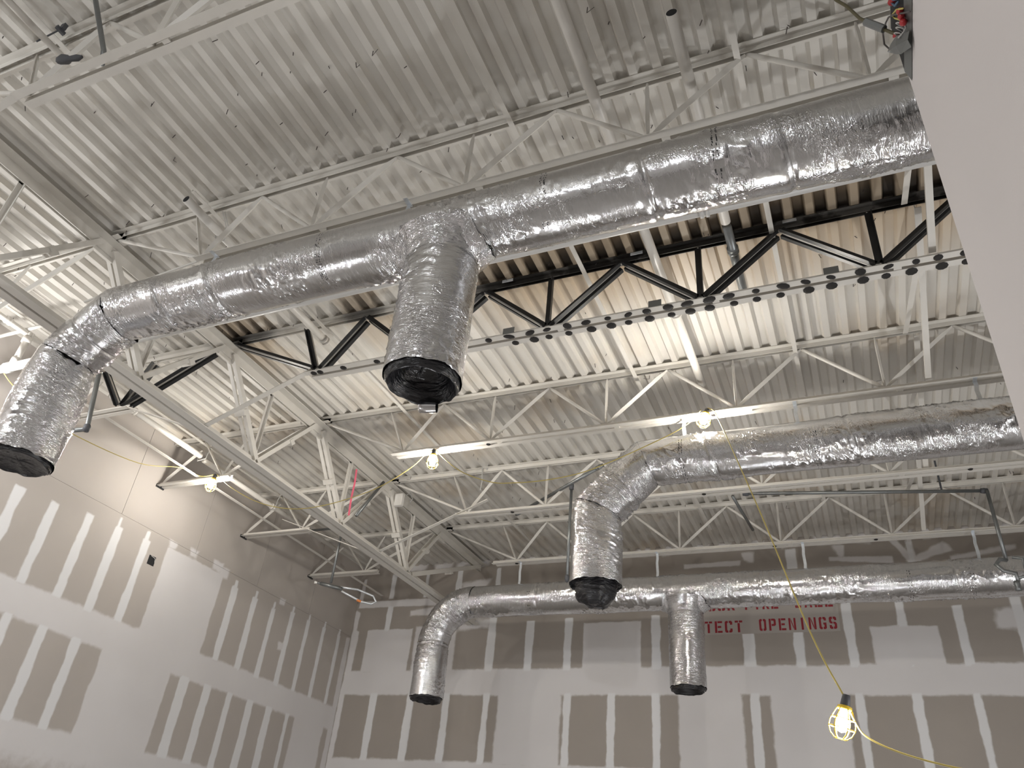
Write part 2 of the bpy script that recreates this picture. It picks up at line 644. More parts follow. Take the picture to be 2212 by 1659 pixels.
def board(f, u0, u1, z0, z1, parent, mt='drywall', g=0.0, step=.02):
    """one plasterboard sheet, its face a fine grid that carries the compound smeared over joints and screws"""
    u0, u1, z0, z1 = u0 + g, u1 - g, z0 + g, z1 - g
    nu, nz_ = max(2, int((u1 - u0) / step)), max(2, int((z1 - z0) / step))
    uu, zz = np.linspace(u0, u1, nu + 1), np.linspace(z0, z1, nz_ + 1)
    U, Z = np.meshgrid(uu, zz)
    cov, ton = np.zeros_like(U), np.zeros_like(U)
    n1 = value_noise(U, Z, 5.0, 3) + .5 * value_noise(U, Z, 13.0, 4)
    for q, fe, ji, to in MUD:
        us, zs = [p[0] for p in q], [p[1] for p in q]
        if min(us) > u1 + .2 or max(us) < u0 - .2 or min(zs) > z1 + .2 or max(zs) < z0 - .2:
            continue
        d = np.full_like(U, -9.0)
        for k in range(4):
            (xa, za), (xb, zb) = q[k], q[(k + 1) % 4]
            L = math.hypot(xb - xa, zb - za)
            d = np.maximum(d, ((U - xa) * (zb - za) - (Z - za) * (xb - xa)) / L)
        d = d + n1 * ji
        c = np.clip(.5 - d / (2 * max(fe, .010)), 0, 1)
        ton = np.where(c > cov, to, ton)
        cov = np.maximum(cov, c)
    b = MB()
    rows = [[f(float(u), float(z), 0) for u in uu] for z in zz]
    b.grid(rows)
    nf = len(b.v)
    a = [f(u0, z0, 0), f(u1, z0, 0), f(u1, z1, 0), f(u0, z1, 0)]
    c = [f(u0, z0, -.0125), f(u1, z0, -.0125), f(u1, z1, -.0125), f(u0, z1, -.0125)]
    b.add(a + c, [(0, 1, 5, 4), (1, 2, 6, 5), (2, 3, 7, 6), (3, 0, 4, 7), (7, 6, 5, 4)])
    b.attr = [float(x) for x in cov.ravel()] + [0.0] * 8
    b.tone = [float(x) for x in ton.ravel()] + [0.0] * 8
    return part('drywall_panel', b, mt, parent)


# ---- back wall (u = X)
f = wall_frame('back')
wb = struct('wall_back', loc=(0, YB, 0))
b = MB()
b.box((XL - .3, YB + .013, 0), (XR + .2, YB + .2, H + EYE + .2))
part('backing', b, 'dim', wb)
MUD.clear()


def strip(f, p, u, w, z1, z0, **k):
    mud(f, p, (u - w / 2, z1), (u + w / 2, z1), (u - w / 2, z0), (u + w / 2, z0), tone=.8, **k)


def band(f, p, u0, u1, z1, z0, feather=.035, **k):
    mud(f, p, (u0, z1), (u1, z1), (u0, z0), (u1, z0), feather=feather, **k)


# horizontal joints
band(f, wb, -7.60, -5.6, 3.84, 3.73, feather=.015)
band(f, wb, -7.62, 3.4, 2.735, 2.37, feather=.03)
band(f, wb, -7.62, 3.4, 1.49, 1.02, feather=.03)
band(f, wb, -7.62, 3.4, .3, -.05, feather=.03)
# corner tape
mud(f, wb, (-7.635, 3.70), (-7.545, 3.66), (-7.635, -1.5), (-7.53, -1.5), feather=.02)
mud(f, wb, (-7.60, 4.24), (-7.52, 4.24), (-7.63, 3.84), (-7.54, 3.84))
mud(f, wb, (-7.62, 3.4), (-7.49, 3.35), (-7.62, 2.7), (-7.50, 2.7), feather=.02)
# big butt joint patches
band(f, wb, -7.34, -6.50, 3.37, 2.70, feather=.02)
band(f, wb, -6.44, -5.72, 3.39, 2.70, feather=.03)
band(f, wb, -3.67, -2.83, 3.36, 2.70, feather=.02)
band(f, wb, .095, .86, 3.19, 2.70, feather=.02)
band(f, wb, 2.5, 3.3, 3.30, 2.70, feather=.02)
band(f, wb, -4.92, -3.96, 2.42, 1.45, feather=.03)
band(f, wb, -2.34, -1.52, 2.42, 1.45, feather=.03)
band(f, wb, -1.18, -.30, 2.42, 1.45, feather=.03)
band(f, wb, 2.6, 3.3, 2.42, 1.45, feather=.03)
# stud strips, lower row
for u, w in ((-7.0, .125), (-6.365, .125), (-5.755, .115), (-5.11, .10), (-3.875, .10), (-3.245, .11), (-2.625, .11), (-1.375, .12), (-.14, .10), (.48, .11), (1.10, .09), (1.72, .10), (2.32, .10)):
    strip(f, wb, u + random.uniform(-.01, .01), w, 2.44, 1.44)
    strip(f, wb, u + random.uniform(-.03, .03), .11, 1.06, .25)
# stud strips, upper row
for u, w, top in ((-6.98, .10, 3.74), (-5.12, .13, 3.50), (-4.50, .13, 3.42), (-3.90, .12, 3.44), (-2.62, .13, 3.44), (-1.385, .14, 3.20), (-.765, .13, 3.20), (-.145, .12, 3.55), (.475, .10, 3.55), (1.10, .11, 3.42), (1.73, .12, 3.5), (2.33, .12, 3.5)):
    strip(f, wb, u, w, top, 2.68)
# strips above the joint near the deck
for u, w in ((-7.0, .09), (-6.37, .06), (-5.78, .10), (-5.1, .08), (-3.8, .10), (-.74, .14), (.72, .09)):
    strip(f, wb, u, w, 4.28, 3.86 if u < -5.5 else 3.95)
# smears, fillets and scallops along the deck
mud(f, wb, (-5.72, 4.05), (-5.2, 4.12), (-5.7, 3.9), (-5.35, 3.86), feather=.05, jit=.03)
mud(f, wb, (-6.6, 3.66), (-6.1, 3.70), (-6.6, 3.56), (-6.15, 3.58), feather=.03, jit=.01)
mud(f, wb, (-5.72, 3.42), (-5.05, 3.52), (-5.7, 3.3), (-5.2, 3.34), feather=.05, jit=.03)
mud(f, wb, (-2.2, 4.15), (-1.4, 4.16), (-2.2, 4.08), (-1.42, 4.08), feather=.02, jit=.006)
mud(f, wb, (-.27, 4.13), (.5, 4.09), (-.27, 4.07), (.5, 4.00), feather=.02, jit=.006)
mud(f, wb, (-.22, 4.30), (-.05, 4.28), (-.14, 4.12), (-.08, 4.12), feather=.03, jit=.02)
mud(f, wb, (-1.4, 4.28), (-1.22, 4.26), (-1.38, 4.14), (-1.24, 4.1), feather=.03, jit=.02)
mud(f, wb, (.48, 4.32), (.58, 4.32), (.68, 4.0), (.80, 4.0), feather=.02)
mud(f, wb, (.70, 4.32), (.76, 4.32), (.72, 4.0), (.78, 4.0), feather=.02)
mud(f, wb, (1.1, 4.24), (1.2, 4.12), (.66, 4.02), (.74, 3.97), feather=.03, jit=.02)
mud(f, wb, (1.15, 4.05), (1.9, 4.16), (1.15, 3.98), (1.9, 4.09), feather=.03)
mud(f, wb, (1.48, 3.36), (1.70, 3.38), (1.46, 3.12), (1.72, 3.1), feather=.05, jit=.03)
for i in range(24):
    u = -6.6 + i * .42 + random.uniform(-.08, .08)
    w = random.uniform(.18, .40)
    mud(f, wb, (u - w / 2, 4.43), (u + w / 2, 4.43), (u - w / 2 * .8, 4.33 - random.uniform(0, .05)), (u + w / 2 * .7, 4.33 - random.uniform(0, .04)), feather=.05, jit=.02)
for z0, z1, offs in ((3.79, 4.46, -6.2), (2.57, 3.79, -6.92), (1.35, 2.57, -4.44), (.13, 1.35, -6.9), (-1.6, .13, -4.4)):
    u = offs
    while u > XL:
        u -= 3.66
    while u < XR:
        board(f, max(u, XL), min(u + 3.66, XR), z0, z1, wb, step=.02 if z1 > 1.0 else .3)
        u += 3.66
# painted patch behind the stencil and the stencilled words
b = MB()
b.prism([f(-2.32, 3.14, .0015), f(-.25, 3.145, .0015), f(-.24, 3.60, .0015), f(-2.32, 3.62, .0015)], [f(-2.32, 3.14, 0.0002), f(-.25, 3.145, 0.0002), f(-.24, 3.60, 0.0002), f(-2.32, 3.62, 0.0002)])
part('painted_patch', b, 'patchpaint', wb, 'paler painted rectangle behind the lettering')

STROKES = {   # stencil letters on a 4 x 6 grid: filled boxes and slanted bars (x0,y0,x1,y1)
    'T': [((0, 5), (1.75, 5), (1.75, 6), (0, 6)), ((2.25, 5), (4, 5), (4, 6), (2.25, 6)), ((1.4, 0), (2.6, 0), (2.6, 4.7), (1.4, 4.7))],
    'E': [((0, 0), (1.2, 0), (1.2, 6), (0, 6)), ((1.5, 5), (4, 5), (4, 6), (1.5, 6)), ((1.5, 2.5), (3.4, 2.5), (3.4, 3.5), (1.5, 3.5)), ((1.5, 0), (4, 0), (4, 1), (1.5, 1))],
    'F': [((0, 0), (1.2, 0), (1.2, 6), (0, 6)), ((1.5, 5), (4, 5), (4, 6), (1.5, 6)), ((1.5, 2.5), (3.4, 2.5), (3.4, 3.5), (1.5, 3.5))],
    'C': [((0, .6), (.6, 0), (1.7, 0), (1.7, 1), (1.2, 1.2), (1.2, 4.8), (1.7, 5), (1.7, 6), (.6, 6), (0, 5.4)), ((2.2, 5), (2.8, 4.8), (2.8, 4), (4, 4), (4, 5.4), (3.4, 6), (2.2, 6)), ((2.2, 0), (3.4, 0), (4, .6), (4, 2), (2.8, 2), (2.8, 1.2), (2.2, 1))],
    'G': [((0, .6), (.6, 0), (1.7, 0), (1.7, 1), (1.2, 1.2), (1.2, 4.8), (1.7, 5), (1.7, 6), (.6, 6), (0, 5.4)), ((2.2, 5), (2.8, 4.8), (2.8, 4.2), (4, 4.2), (4, 5.4), (3.4, 6), (2.2, 6)), ((2.2, 0), (3.4, 0), (4, .6), (4, 3.2), (2.3, 3.2), (2.3, 2.3), (2.8, 2.2), (2.8, 1.2), (2.2, 1))],
    'O': [((0, .6), (.6, 0), (1.7, 0), (1.7, 1), (1.2, 1.2), (1.2, 4.8), (1.7, 5), (1.7, 6), (.6, 6), (0, 5.4)), ((2.3, 0), (3.4, 0), (4, .6), (4, 5.4), (3.4, 6), (2.3, 6), (2.3, 5), (2.8, 4.8), (2.8, 1.2), (2.3, 1))],
    'P': [((0, 0), (1.2, 0), (1.2, 6), (0, 6)), ((1.5, 5), (2.6, 5), (2.8, 4.7), (2.8, 3.6), (2.6, 3.3), (1.5, 3.3), (1.5, 2.3), (3.4, 2.3), (4, 2.9), (4, 5.4), (3.4, 6), (1.5, 6))],
    'R': [((0, 0), (1.2, 0), (1.2, 6), (0, 6)), ((1.5, 5), (2.6, 5), (2.8, 4.7), (2.8, 3.9), (2.6, 3.6), (1.5, 3.6), (1.5, 2.7), (3.4, 2.7), (4, 3.2), (4, 5.4), (3.4, 6), (1.5, 6)), ((1.6, 2.5), (2.8, 2.5), (4, 0), (2.7, 0))],
    'N': [((0, 0), (1.1, 0), (1.1, 6), (0, 6)), ((2.9, 0), (4, 0), (4, 6), (2.9, 6)), ((1.25, 4.6), (1.25, 6), (2.75, 1.6), (2.75, .1))],
    'I': [((1.4, 0), (2.6, 0), (2.6, 6), (1.4, 6))],
    'S': [((0, 3.4), (.6, 2.7), (1.8, 2.6), (1.8, 3.5), (1.2, 3.7), (1.2, 4.8), (1.8, 5), (1.8, 6), (.6, 6), (0, 5.4)), ((2.2, 5), (2.8, 4.8), (2.8, 4.2), (4, 4.2), (4, 5.4), (3.4, 6), (2.2, 6)), ((2.2, 2.6), (2.8, 2.4), (2.8, 1.2), (2.2, 1), (2.2, 0), (3.4, 0), (4, .6), (4, 2.7), (3.4, 3.4), (2.2, 3.5)), ((0, .6), (.6, 0), (1.8, 0), (1.8, 1), (1.2, 1.2), (1.2, 1.9), (0, 1.9))],
    'H': [((0, 0), (1.2, 0), (1.2, 6), (0, 6)), ((2.8, 0), (4, 0), (4, 6), (2.8, 6)), ((1.4, 2.5), (2.6, 2.5), (2.6, 3.5), (1.4, 3.5))],
    'U': [((0, .6), (.6, 0), (1.7, 0), (1.7, 1), (1.2, 1.2), (1.2, 6), (0, 6)), ((2.3, 0), (3.4, 0), (4, .6), (4, 6), (2.8, 6), (2.8, 1.2), (2.3, 1))],
    'W': [((0, 6), (.5, 0), (1.4, 0), (1.1, 6)), ((1.5, 0), (2.5, 0), (2.4, 4), (1.6, 4)), ((2.9, 6), (2.6, 0), (3.5, 0), (4, 6))],
    'A': [((0, 0), (1.1, 0), (1.8, 6), (1.2, 6)), ((2.9, 0), (4, 0), (2.8, 6), (2.1, 6)), ((1.4, 1.4), (2.6, 1.4), (2.5, 2.3), (1.5, 2.3))],
    'L': [((0, 0), (1.2, 0), (1.2, 6), (0, 6)), ((1.5, 0), (4, 0), (4, 1), (1.5, 1))],
    '1': [((1.4, 0), (2.6, 0), (2.6, 6), (1.4, 6)), ((.4, 4.6), (1.3, 4.6), (1.3, 5.9), (.4, 5.2))],
}


def stencil(text, u, z, h, cw, gap, name):
    b = MB()
    for ch in text:
        if ch in STROKES:
            for poly in STROKES[ch]:
                q = [(u + x / 4 * cw, z + y / 6 * h) for x, y in poly]
                # keep outward orientation irrelevant: thin raised paint film
                b.prism([f(x, y, .0030) for x, y in q], [f(x, y, .0018) for x, y in q])
            u += cw + gap
        else:
            u += (cw + gap) * .95
    part(name, b, 'redpaint', wb, 'red stencilled lettering')
    return u


stencil('PROTECT', -2.34, 3.165, .155, .098, .034, 'stencil_word')
stencil('OPENINGS', -1.235, 3.175, .155, .088, .0355, 'stencil_word')
stencil('1', -2.25, 3.46, .155, .098, .028, 'stencil_word')
stencil('HOUR', -2.02, 3.46, .155, .098, .032, 'stencil_word')
stencil('FIRE', -1.40, 3.46, .155, .088, .025, 'stencil_word')
stencil('WALL', -.77, 3.46, .155, .094, .032, 'stencil_word')

# ---- left wall (u = Y)
f = wall_frame('left')
wl = struct('wall_left', loc=(XL, 0, 0))
b = MB()
b.box((XL - .2, YF - .1, 0), (XL - .013, YB + .2, H + EYE + .2))
part('backing', b, 'dim', wl)
MUD.clear()
band(f, wl, 1.0, 10.63, 2.185, 1.845)
band(f, wl, 1.0, 10.63, .995, .68)
band(f, wl, 6.55, 7.565, 3.19, 2.12, feather=.02)
band(f, wl, 6.17, 7.2, 1.90, .93, feather=.02)
band(f, wl, 9.68, 10.40, 1.90, .93, feather=.03)
for i, (u, zt) in enumerate(((4.13, 3.03), (4.545, 3.02), (4.965, 3.05), (5.40, 3.11), (5.81, 3.13), (6.225, 3.13))):
    strip(f, wl, u, .115, zt, 2.15)
for u in (5.79, 6.215):
    strip(f, wl, u, .05, 3.24, 3.10)
for u, w, zt in ((7.84, .115, 3.12), (8.265, .115, 3.12), (8.675, .10, 3.11), (9.10, .10, 3.18), (9.50, .09, 3.19), (9.905, .085, 3.2), (10.32, .08, 3.2)):
    strip(f, wl, u, w, zt, 2.15)
    strip(f, wl, u + random.uniform(-.01, .01), .045, zt + .09, zt - .02)
mud(f, wl, (10.52, 3.23), (10.635, 3.25), (10.51, -1.5), (10.635, -1.5), feather=.02)
for u, w in ((4.56, .11), (4.99, .11), (5.40, .12), (5.82, .12)):
    strip(f, wl, u, w, 1.88, .96)
for u, w in ((7.45, .15), (7.86, .13), (8.275, .12), (8.69, .13), (9.09, .14), (9.51, .08)):
    strip(f, wl, u, w, 1.88, .95)
for u, z, r in ((6.97, 3.25, .07), (7.42, 3.25, .10), (7.56, 3.22, .09), (8.82, 3.24, .07), (9.02, 2.66, .07), (9.1, 2.58, .05), (6.62, 3.22, .07)):
    mud(f, wl, (u - r, z + r * .7), (u + r, z + r * .8), (u - r * .8, z - r * .7), (u + r, z - r * .6), feather=.03, jit=.02)
for u in [5.77 + 1.23 * i for i in range(-5, 5)]:
    if u < YB:
        board(f, max(u, YF), min(u + 1.23, YB), 3.265, 4.46, wl, 'drywall2', .0025, .02 if u > 1.5 else .4)
for z0, z1, offs in ((2.02, 3.265, 7.05), (.82, 2.02, 6.68), (-.4, .82, 7.05), (-1.6, -.4, 6.6)):
    u = offs
    while u > YF:
        u -= 3.66
    while u < YB:
        board(f, max(u, YF), min(u + 3.66, YB), z0, z1, wl, 'drywall2', 0.0, .02 if (z1 > .9 and u > 0) else .4)
        u += 3.66
# square hole cut for a box: a flush black block paints its shade
b = MB()
b.box((XL - .011, 6.335, 2.885 + EYE), (XL + .0012, 6.44, 2.995 + EYE))
part('hole_shade', b, 'hollow_shade', wl, 'black square painting the shade of a hole cut in the board')
b = MB()
b.tube([W(XL + .004, 6.36, 2.99), W(XL + .012, 6.42, 2.975), W(XL + .012, 6.43, 2.93)], .004, 6)
part('cable_end', b, 'wirew', wl)

# ---- white partition on the right, its free end faces the room
PX, PY = .435, 2.0
b = MB()
b.box((PX, YF, 0), (PX + .16, PY, 2.52 + EYE))
wr = struct('wall_right', b, 'whitewall', (PX, PY, 0))

# ------------------------------------------------------------------ steel joists
JY = [('J0', 1.47), ('J1', 3.00), ('B', 4.56), ('C', 6.13), ('D', 7.71), ('E', 9.29)]
TOPN = [-3.79, -2.57, -1.35, -.13, 1.09, 2.31]
BOTN = [-4.20, -3.18, -1.96, -.74, .48, 1.70, 2.92]
ZT, ZB = 4.355, 3.82
GAP = .015


def chord(x0, x1, y, z, up, side, leg=.046):
    """one chord angle: flat leg out to side (+1/-1 in Y), other leg up (+1) or down (-1)"""
    b = MB()
    b.angle(W(x0, y + side * GAP, z), W(x1, y + side * GAP, z), YV * side, ZV * up, leg)
    return b


def web_mesh(dx, dz, kind, mt='paint', leg=.034):
    """web member from (0,0,0) to (dx,0,dz), crimped at both ends"""
    L = math.hypot(dx, dz)
    d = Vector((dx, 0, dz)) / L
    n = Vector((-d.z, 0, d.x))
    b = MB()
    if kind == 'rod':
        b.tube([d * 0, d * L * .1, d * L * .9, d * L], [leg * .38, leg * .5, leg * .5, leg * .38], 10)
    else:
        u, v = (n + YV).normalized(), (n - YV).normalized()
        e = .16
        rings = []
        for t, sc in ((0, .42), (e, 1), (1 - e, 1), (1, .42)):
            p = d * (L * t) - n * leg * .35 * sc
            l, th = leg * sc, .006
            q = [Vector(), u * l, u * l + v * th, u * th + v * th, u * th + v * l, v * l]
            rings.append([p + k for k in q])
        b.grid(rings, True)
        b.add(rings[0], [(0, 1, 2, 3, 4, 5)])
        b.add(rings[3], [(5, 4, 3, 2, 1, 0)])
    return b.mesh('web', mt, kind == 'rod')


WEB = {
    'up': web_mesh(.61, ZT - ZB, 'angle'),
    'down': web_mesh(.61, -(ZT - ZB), 'rod', leg=.034),
    'first': web_mesh(.41, ZT - ZB, 'angle'),
    'vert': web_mesh(0, ZT - ZB, 'angle', leg=.028),
    'vfirst': web_mesh(.25, -(ZT - ZB), 'angle', leg=.028),
    'end': web_mesh(1.12, -(ZT - ZB) + .02, 'rod', leg=.032),
}
# black reinforcing angles laid beside the webs of the scorched joist


def black_mesh(dx, dz, w=.045):
    L = math.hypot(dx, dz)
    d = Vector((dx, 0, dz)) / L
    n = Vector((-d.z, 0, d.x))
    b = MB()
    b.angle(d * .02 - n * w * .5, d * (L - .03) - n * w * .5, n, YV, w, .007, .036)
    return b.mesh('reinforcing', 'black')


BLK = {
    'up': black_mesh(.61, ZT - ZB), 'down': black_mesh(.61, -(ZT - ZB)), 'first': black_mesh(.41, ZT - ZB),
    'vert': black_mesh(0, ZT - ZB, .05), 'vfirst': black_mesh(.25, -(ZT - ZB), .04), 'end': black_mesh(1.12, -(ZT - ZB) + .02, .04),
}
bb = MB()
bb.lathe((0, 0, 0), [(0, -.008), (.018, -.007), (.030, -.002), (.030, .003), (0, .004)], 9)
SPOT = bb.mesh('weld_burn', 'char')
bb = MB()
bb.lathe((0, 0, 0), [(0, -.007), (.022, -.006), (.040, -.001), (.034, .004), (0, .005)], 9)
SPOT2 = bb.mesh('weld_burn', 'char')

LAB = {
    'J0': 'cream bar joist crossing the top left corner, nearest overhead of all',
    'J1': 'cream bar joist running directly above the largest foil duct near the camera',
    'B': 'scorched bar joist with black reinforced webs and weld burns along its bottom chord',
    'C': 'cream bar joist with two lit yellow string lamps hanging on its bottom chord',
    'D': 'cream bar joist just below the middle foil duct, a slanted brace on its left end',
    'E': 'farthest cream bar joist, next to the back wall and above the last foil duct',
}
BX0 = {'J0': -4.27, 'J1': -4.21, 'B': -4.31, 'C': -4.32, 'D': -4.36, 'E': -4.55}
for nm, y in JY:
    sooty = nm == 'B'
    ch = 'sootsteel' if sooty else 'paint'
    r = thing('bar_joist', LAB[nm], 'joist', W(-1, y, ZB - .04), 'bar joists of the main bay')
    for s in (-1, 1):
        part('top_chord', chord(-5.36, XR - .02, y, H - .001, -1, s), ch, r)
        part('bottom_chord', chord(BX0[nm] + (.0 if s < 0 else .03), XR - .02, y, 3.78, 1, s, .058 if sooty else .05), 'paint', r)
    # bearing seat on the girder
    b = MB()
    for s in (-1, 1):
        b.angle(W(-5.50, y + s * GAP, H - .062), W(-5.26, y + s * GAP, H - .062), YV * s, ZV, .05, .006, .06)
    part('bearing_seat', b, ch, r)
    webs = [('end', -5.32, ZT - .01), ('vfirst', -4.46, ZT), ('first', -4.20, ZB)]
    for i, t in enumerate(TOPN):
        webs.append(('down', t, ZT))
        if t + 1.2 < XR - .1:
            webs.append(('up', BOTN[i + 1], ZB))
        webs.append(('vert', BOTN[i + 1], ZB))
    for kind, x, z in webs:
        pn = {'vert': 'web_vertical', 'vfirst': 'web_vertical', 'end': 'end_rod'}.get(kind, 'web_diagonal')
        inst(pn, WEB[kind], r, W(x, y, z))
        if sooty and not (kind == 'vert' and x < -3):
            for s in ((-1, 1) if kind in ('up', 'down', 'end', 'first') else (-1,)):
                o = inst('reinforcing_angle', BLK[kind], r, W(x, y + s * .022, z), 'black reinforcing angle')
                if s < 0:
                    o.scale = (1, -1, 1)
    # filler blocks between the two angles
    x = -3.1
    while x < 2.5:
        b = MB()
        b.box(W(x, y - .0125, 3.782), W(x + .05, y + .0125, 3.80))
        part('filler', b, 'paint', r)
        x += 1.22
    # dark dab holes in the bottom chord
    if nm in 'CDE':
        for x in {'C': (-3.2, -.95), 'D': (-3.6, -1.35, 1.18), 'E': (-4.2, -.82, .30)}[nm]:
            b = MB()
            b.lathe(W(x, y - .002, 3.779), [(0, -.004), (.02, -.004), (.024, .002)], 10)
            part('dark_plug', b, 'char', r)
    if sooty:
        x = -2.46
        while x < 1.3:
            o = inst('weld_burn', random.choice((SPOT, SPOT2)), r, W(x + random.uniform(-.02, .02), y - .044, 3.778))
            o.scale = (random.uniform(.8, 1.3), random.uniform(.7, 1.05), 1)
            o.rotation_euler = (0, 0, random.uniform(-.6, .6))
            if random.random() < .9:
                inst('weld_burn', random.choice((SPOT, SPOT2)), r, W(x + random.uniform(-.02, .02), y + .050, 3.778))
            x += random.uniform(.145, .185)
        for x in (-3.55, -3.9, -4.22, -4.15):
            inst('weld_burn', SPOT, r, W(x, y - .035, 3.778))
        for x in (-2.29, -1.08, .17):
            b = MB()
            b.box(W(x - .05, y - .058, 3.79), W(x + .05, y - .053, 3.86))
            part('clip_plate', b, 'box', r, 'small dark grey plate')
        for x in (-2.35, -1.22, -.05):
            b = MB()
            b.box(W(x - .05, y - .064, H - .032), W(x + .05, y - .059, H - .006))
            part('clip_plate', b, 'galv', r, 'small pale plate on the burnt chord')
    # knee brace down to the girder
    if nm in ('B', 'D', 'J0'):
        b = MB()
        x1 = {'B': -4.26, 'D': -3.93, 'J0': -4.25}[nm]
        slope = (3.80 - 3.40) / (-4.34 + 5.36)
        b.bar(W(-5.38, y - .02, 3.395), W(x1, y - .02, 3.395 + slope * (x1 + 5.38)), YV, ZV, .05, .008)
        part('knee_brace', b, 'paint', r)
    if nm == 'J1':
        b = MB()
        b.tube([W(-5.36, y, 3.675), W(-4.22, y, 3.80)], .011, 8)
        single('tie_rod', b, 'paint', 'thin rod above the largest left elbow, from the girder to the joist end', 'rod')

# short joists between the girder and the left wall
LABL = {
    'J0': 'short bar joist left of the girder at the left edge, overhead',
    'J1': 'short bar joist left of the girder, ending behind the bright white pipes',
    'B': 'short bar joist left of the girder with black reinforced webs',
    'C': 'short bar joist at the left wall with the lit lamp under it',
    'D': 'short bar joist at the left wall, second from the back corner',
    'E': 'short bar joist at the left wall nearest the back corner',
}
WL = {
    'a': web_mesh(.48, .40, 'angle'), 'b': web_mesh(.46, -(ZT - ZB), 'angle', leg=.03),
    'c': web_mesh(1.05, ZT - ZB - .02, 'angle'), 'v': web_mesh(.25, ZT - ZB, 'angle', leg=.026), 'w': web_mesh(0, .42, 'angle', leg=.03),
}
BL2 = {'b': black_mesh(.46, -(ZT - ZB), .04), 'c': black_mesh(1.05, ZT - ZB - .02, .045), 'v': black_mesh(.25, ZT - ZB, .04)}
for nm, y in JY:
    sooty = nm == 'B'
    r = thing('bar_joist', LABL[nm], 'joist', W(-6.6, y, ZB - .04), 'short bar joists along the left wall')
    for s in (-1, 1):
        part('top_chord', chord(XL + .02, -5.52, y, H - .001, -1, s), 'sootsteel' if sooty else 'paint', r)
        part('bottom_chord', chord(XL + .015, (-6.52 if nm != 'E' else -6.42), y, 3.78, 1, s), 'paint', r)
    for kd, x, z in (('a', XL + .03, ZB), ('b', -7.14, ZT), ('c', -6.64, ZB), ('v', -6.66, ZB)):
        inst('web_diagonal' if kd != 'v' else 'web_vertical', WL[kd], r, W(x, y, z))
        if sooty and kd in BL2:
            for s in (-1, 1):
                o = inst('reinforcing_angle', BL2[kd], r, W(x, y + s * .022, z), 'black reinforcing angle')
                if s < 0:
                    o.scale = (1, -1, 1)
    b = MB()
    b.box(W(XL + .001, y - .06, 3.765), W(XL + .02, y + .06, 3.80))
    part('wall_plate', b, 'black', r, 'dark bearing plate')
    if nm in ('B', 'D'):
        b = MB()
        x0 = -6.55 if nm == 'B' else -7.0
        slope = (3.82 - 3.40) / (-6.59 + 5.5)
        b.bar(W(-5.50, y - .02, 3.395), W(x0, y - .02, 3.395 + slope * (x0 + 5.5)), YV, ZV, .05, .008)
        part('knee_brace', b, 'paint', r)

# ------------------------------------------------------------------ joist girder along Y
GX = -5.44
r = thing('joist_girder', 'large cream steel truss running away on the left under all the joist ends', 'girder', W(GX, 6, 3.38))
GZT, GZB = 4.275, 3.44
for s in (-1, 1):
    b = MB()
    b.angle(W(GX + s * .014, YF, 4.335), W(GX + s * .014, YB - .01, 4.335), XV * s, -ZV, .096, .010, .10)
    part('top_chord', b, 'paint', r)
    b = MB()
    b.angle(W(GX + s * .014, YF, 3.382), W(GX + s * .014, YB - .01, 3.382), XV * s, ZV, .090, .009, .09)
    part('bottom_chord', b, 'paint', r)


def gpair(p, q, name, off=.052, leg=.055, two=True):
    d = (Vector(q) - Vector(p)).normalized()
    n = XV.cross(d).normalized()
    for s in ((-1, 1) if two else (0,)):
        b = MB()
        if two:
            b.angle(Vector(p) + XV * s * off, Vector(q) + XV * s * off, -XV * s, n, leg * .75, .007, leg)
        else:
            b.angle(Vector(p) - XV * leg / 2, Vector(q) - XV * leg / 2, XV, n, leg, .006, leg)
        part(name, b, 'paint', r)
    if two:
        c = (Vector(p) + Vector(q)) / 2 + d * .05
        b = MB()
        b.bar(c - d * .03, c + d * .03, XV, n, off * 2 + .02, .062)
        part('batten', b, 'paint', r)


ys = [-.1] + [y for _, y in JY]
for i, y in enumerate(ys):
    if i + 1 < len(ys):
        ym = (y + ys[i + 1]) / 2 - .02
        gpair(W(GX, y + .04, GZT), W(GX, ym - .03, GZB), 'web_diagonal')
        gpair(W(GX, ym + .03, GZB), W(GX, ys[i + 1] - .06, GZT), 'web_diagonal', .045, .045)
        gpair(W(GX, ym, GZB), W(GX, ym, 4.25), 'web_vertical', two=False, leg=.04)
gpair(W(GX, 8.62, 3.42), W(GX, 10.6, 4.27), 'end_diagonal', .045, .06)
# panel point plates
for i, y in enumerate(ys[1:]):
    b = MB()
    b.box(W(GX - .011, y - .10, 4.20), W(GX + .011, y + .10, 4.33))
    part('gusset_plate', b, 'paint', r)

# ------------------------------------------------------------------ bridging and cross bracing


def rail(name, x, y0, y1, z, label, leg=.038, flip=1, cat='brace', mt='paint'):
    b = MB()
    b.angle(W(x - leg / 2 * flip, y0, z), W(x - leg / 2 * flip, y1, z), XV * flip, ZV, leg, .005, .03)
    return single(name, b, mt, label, cat, W(x, (y0 + y1) / 2, z))


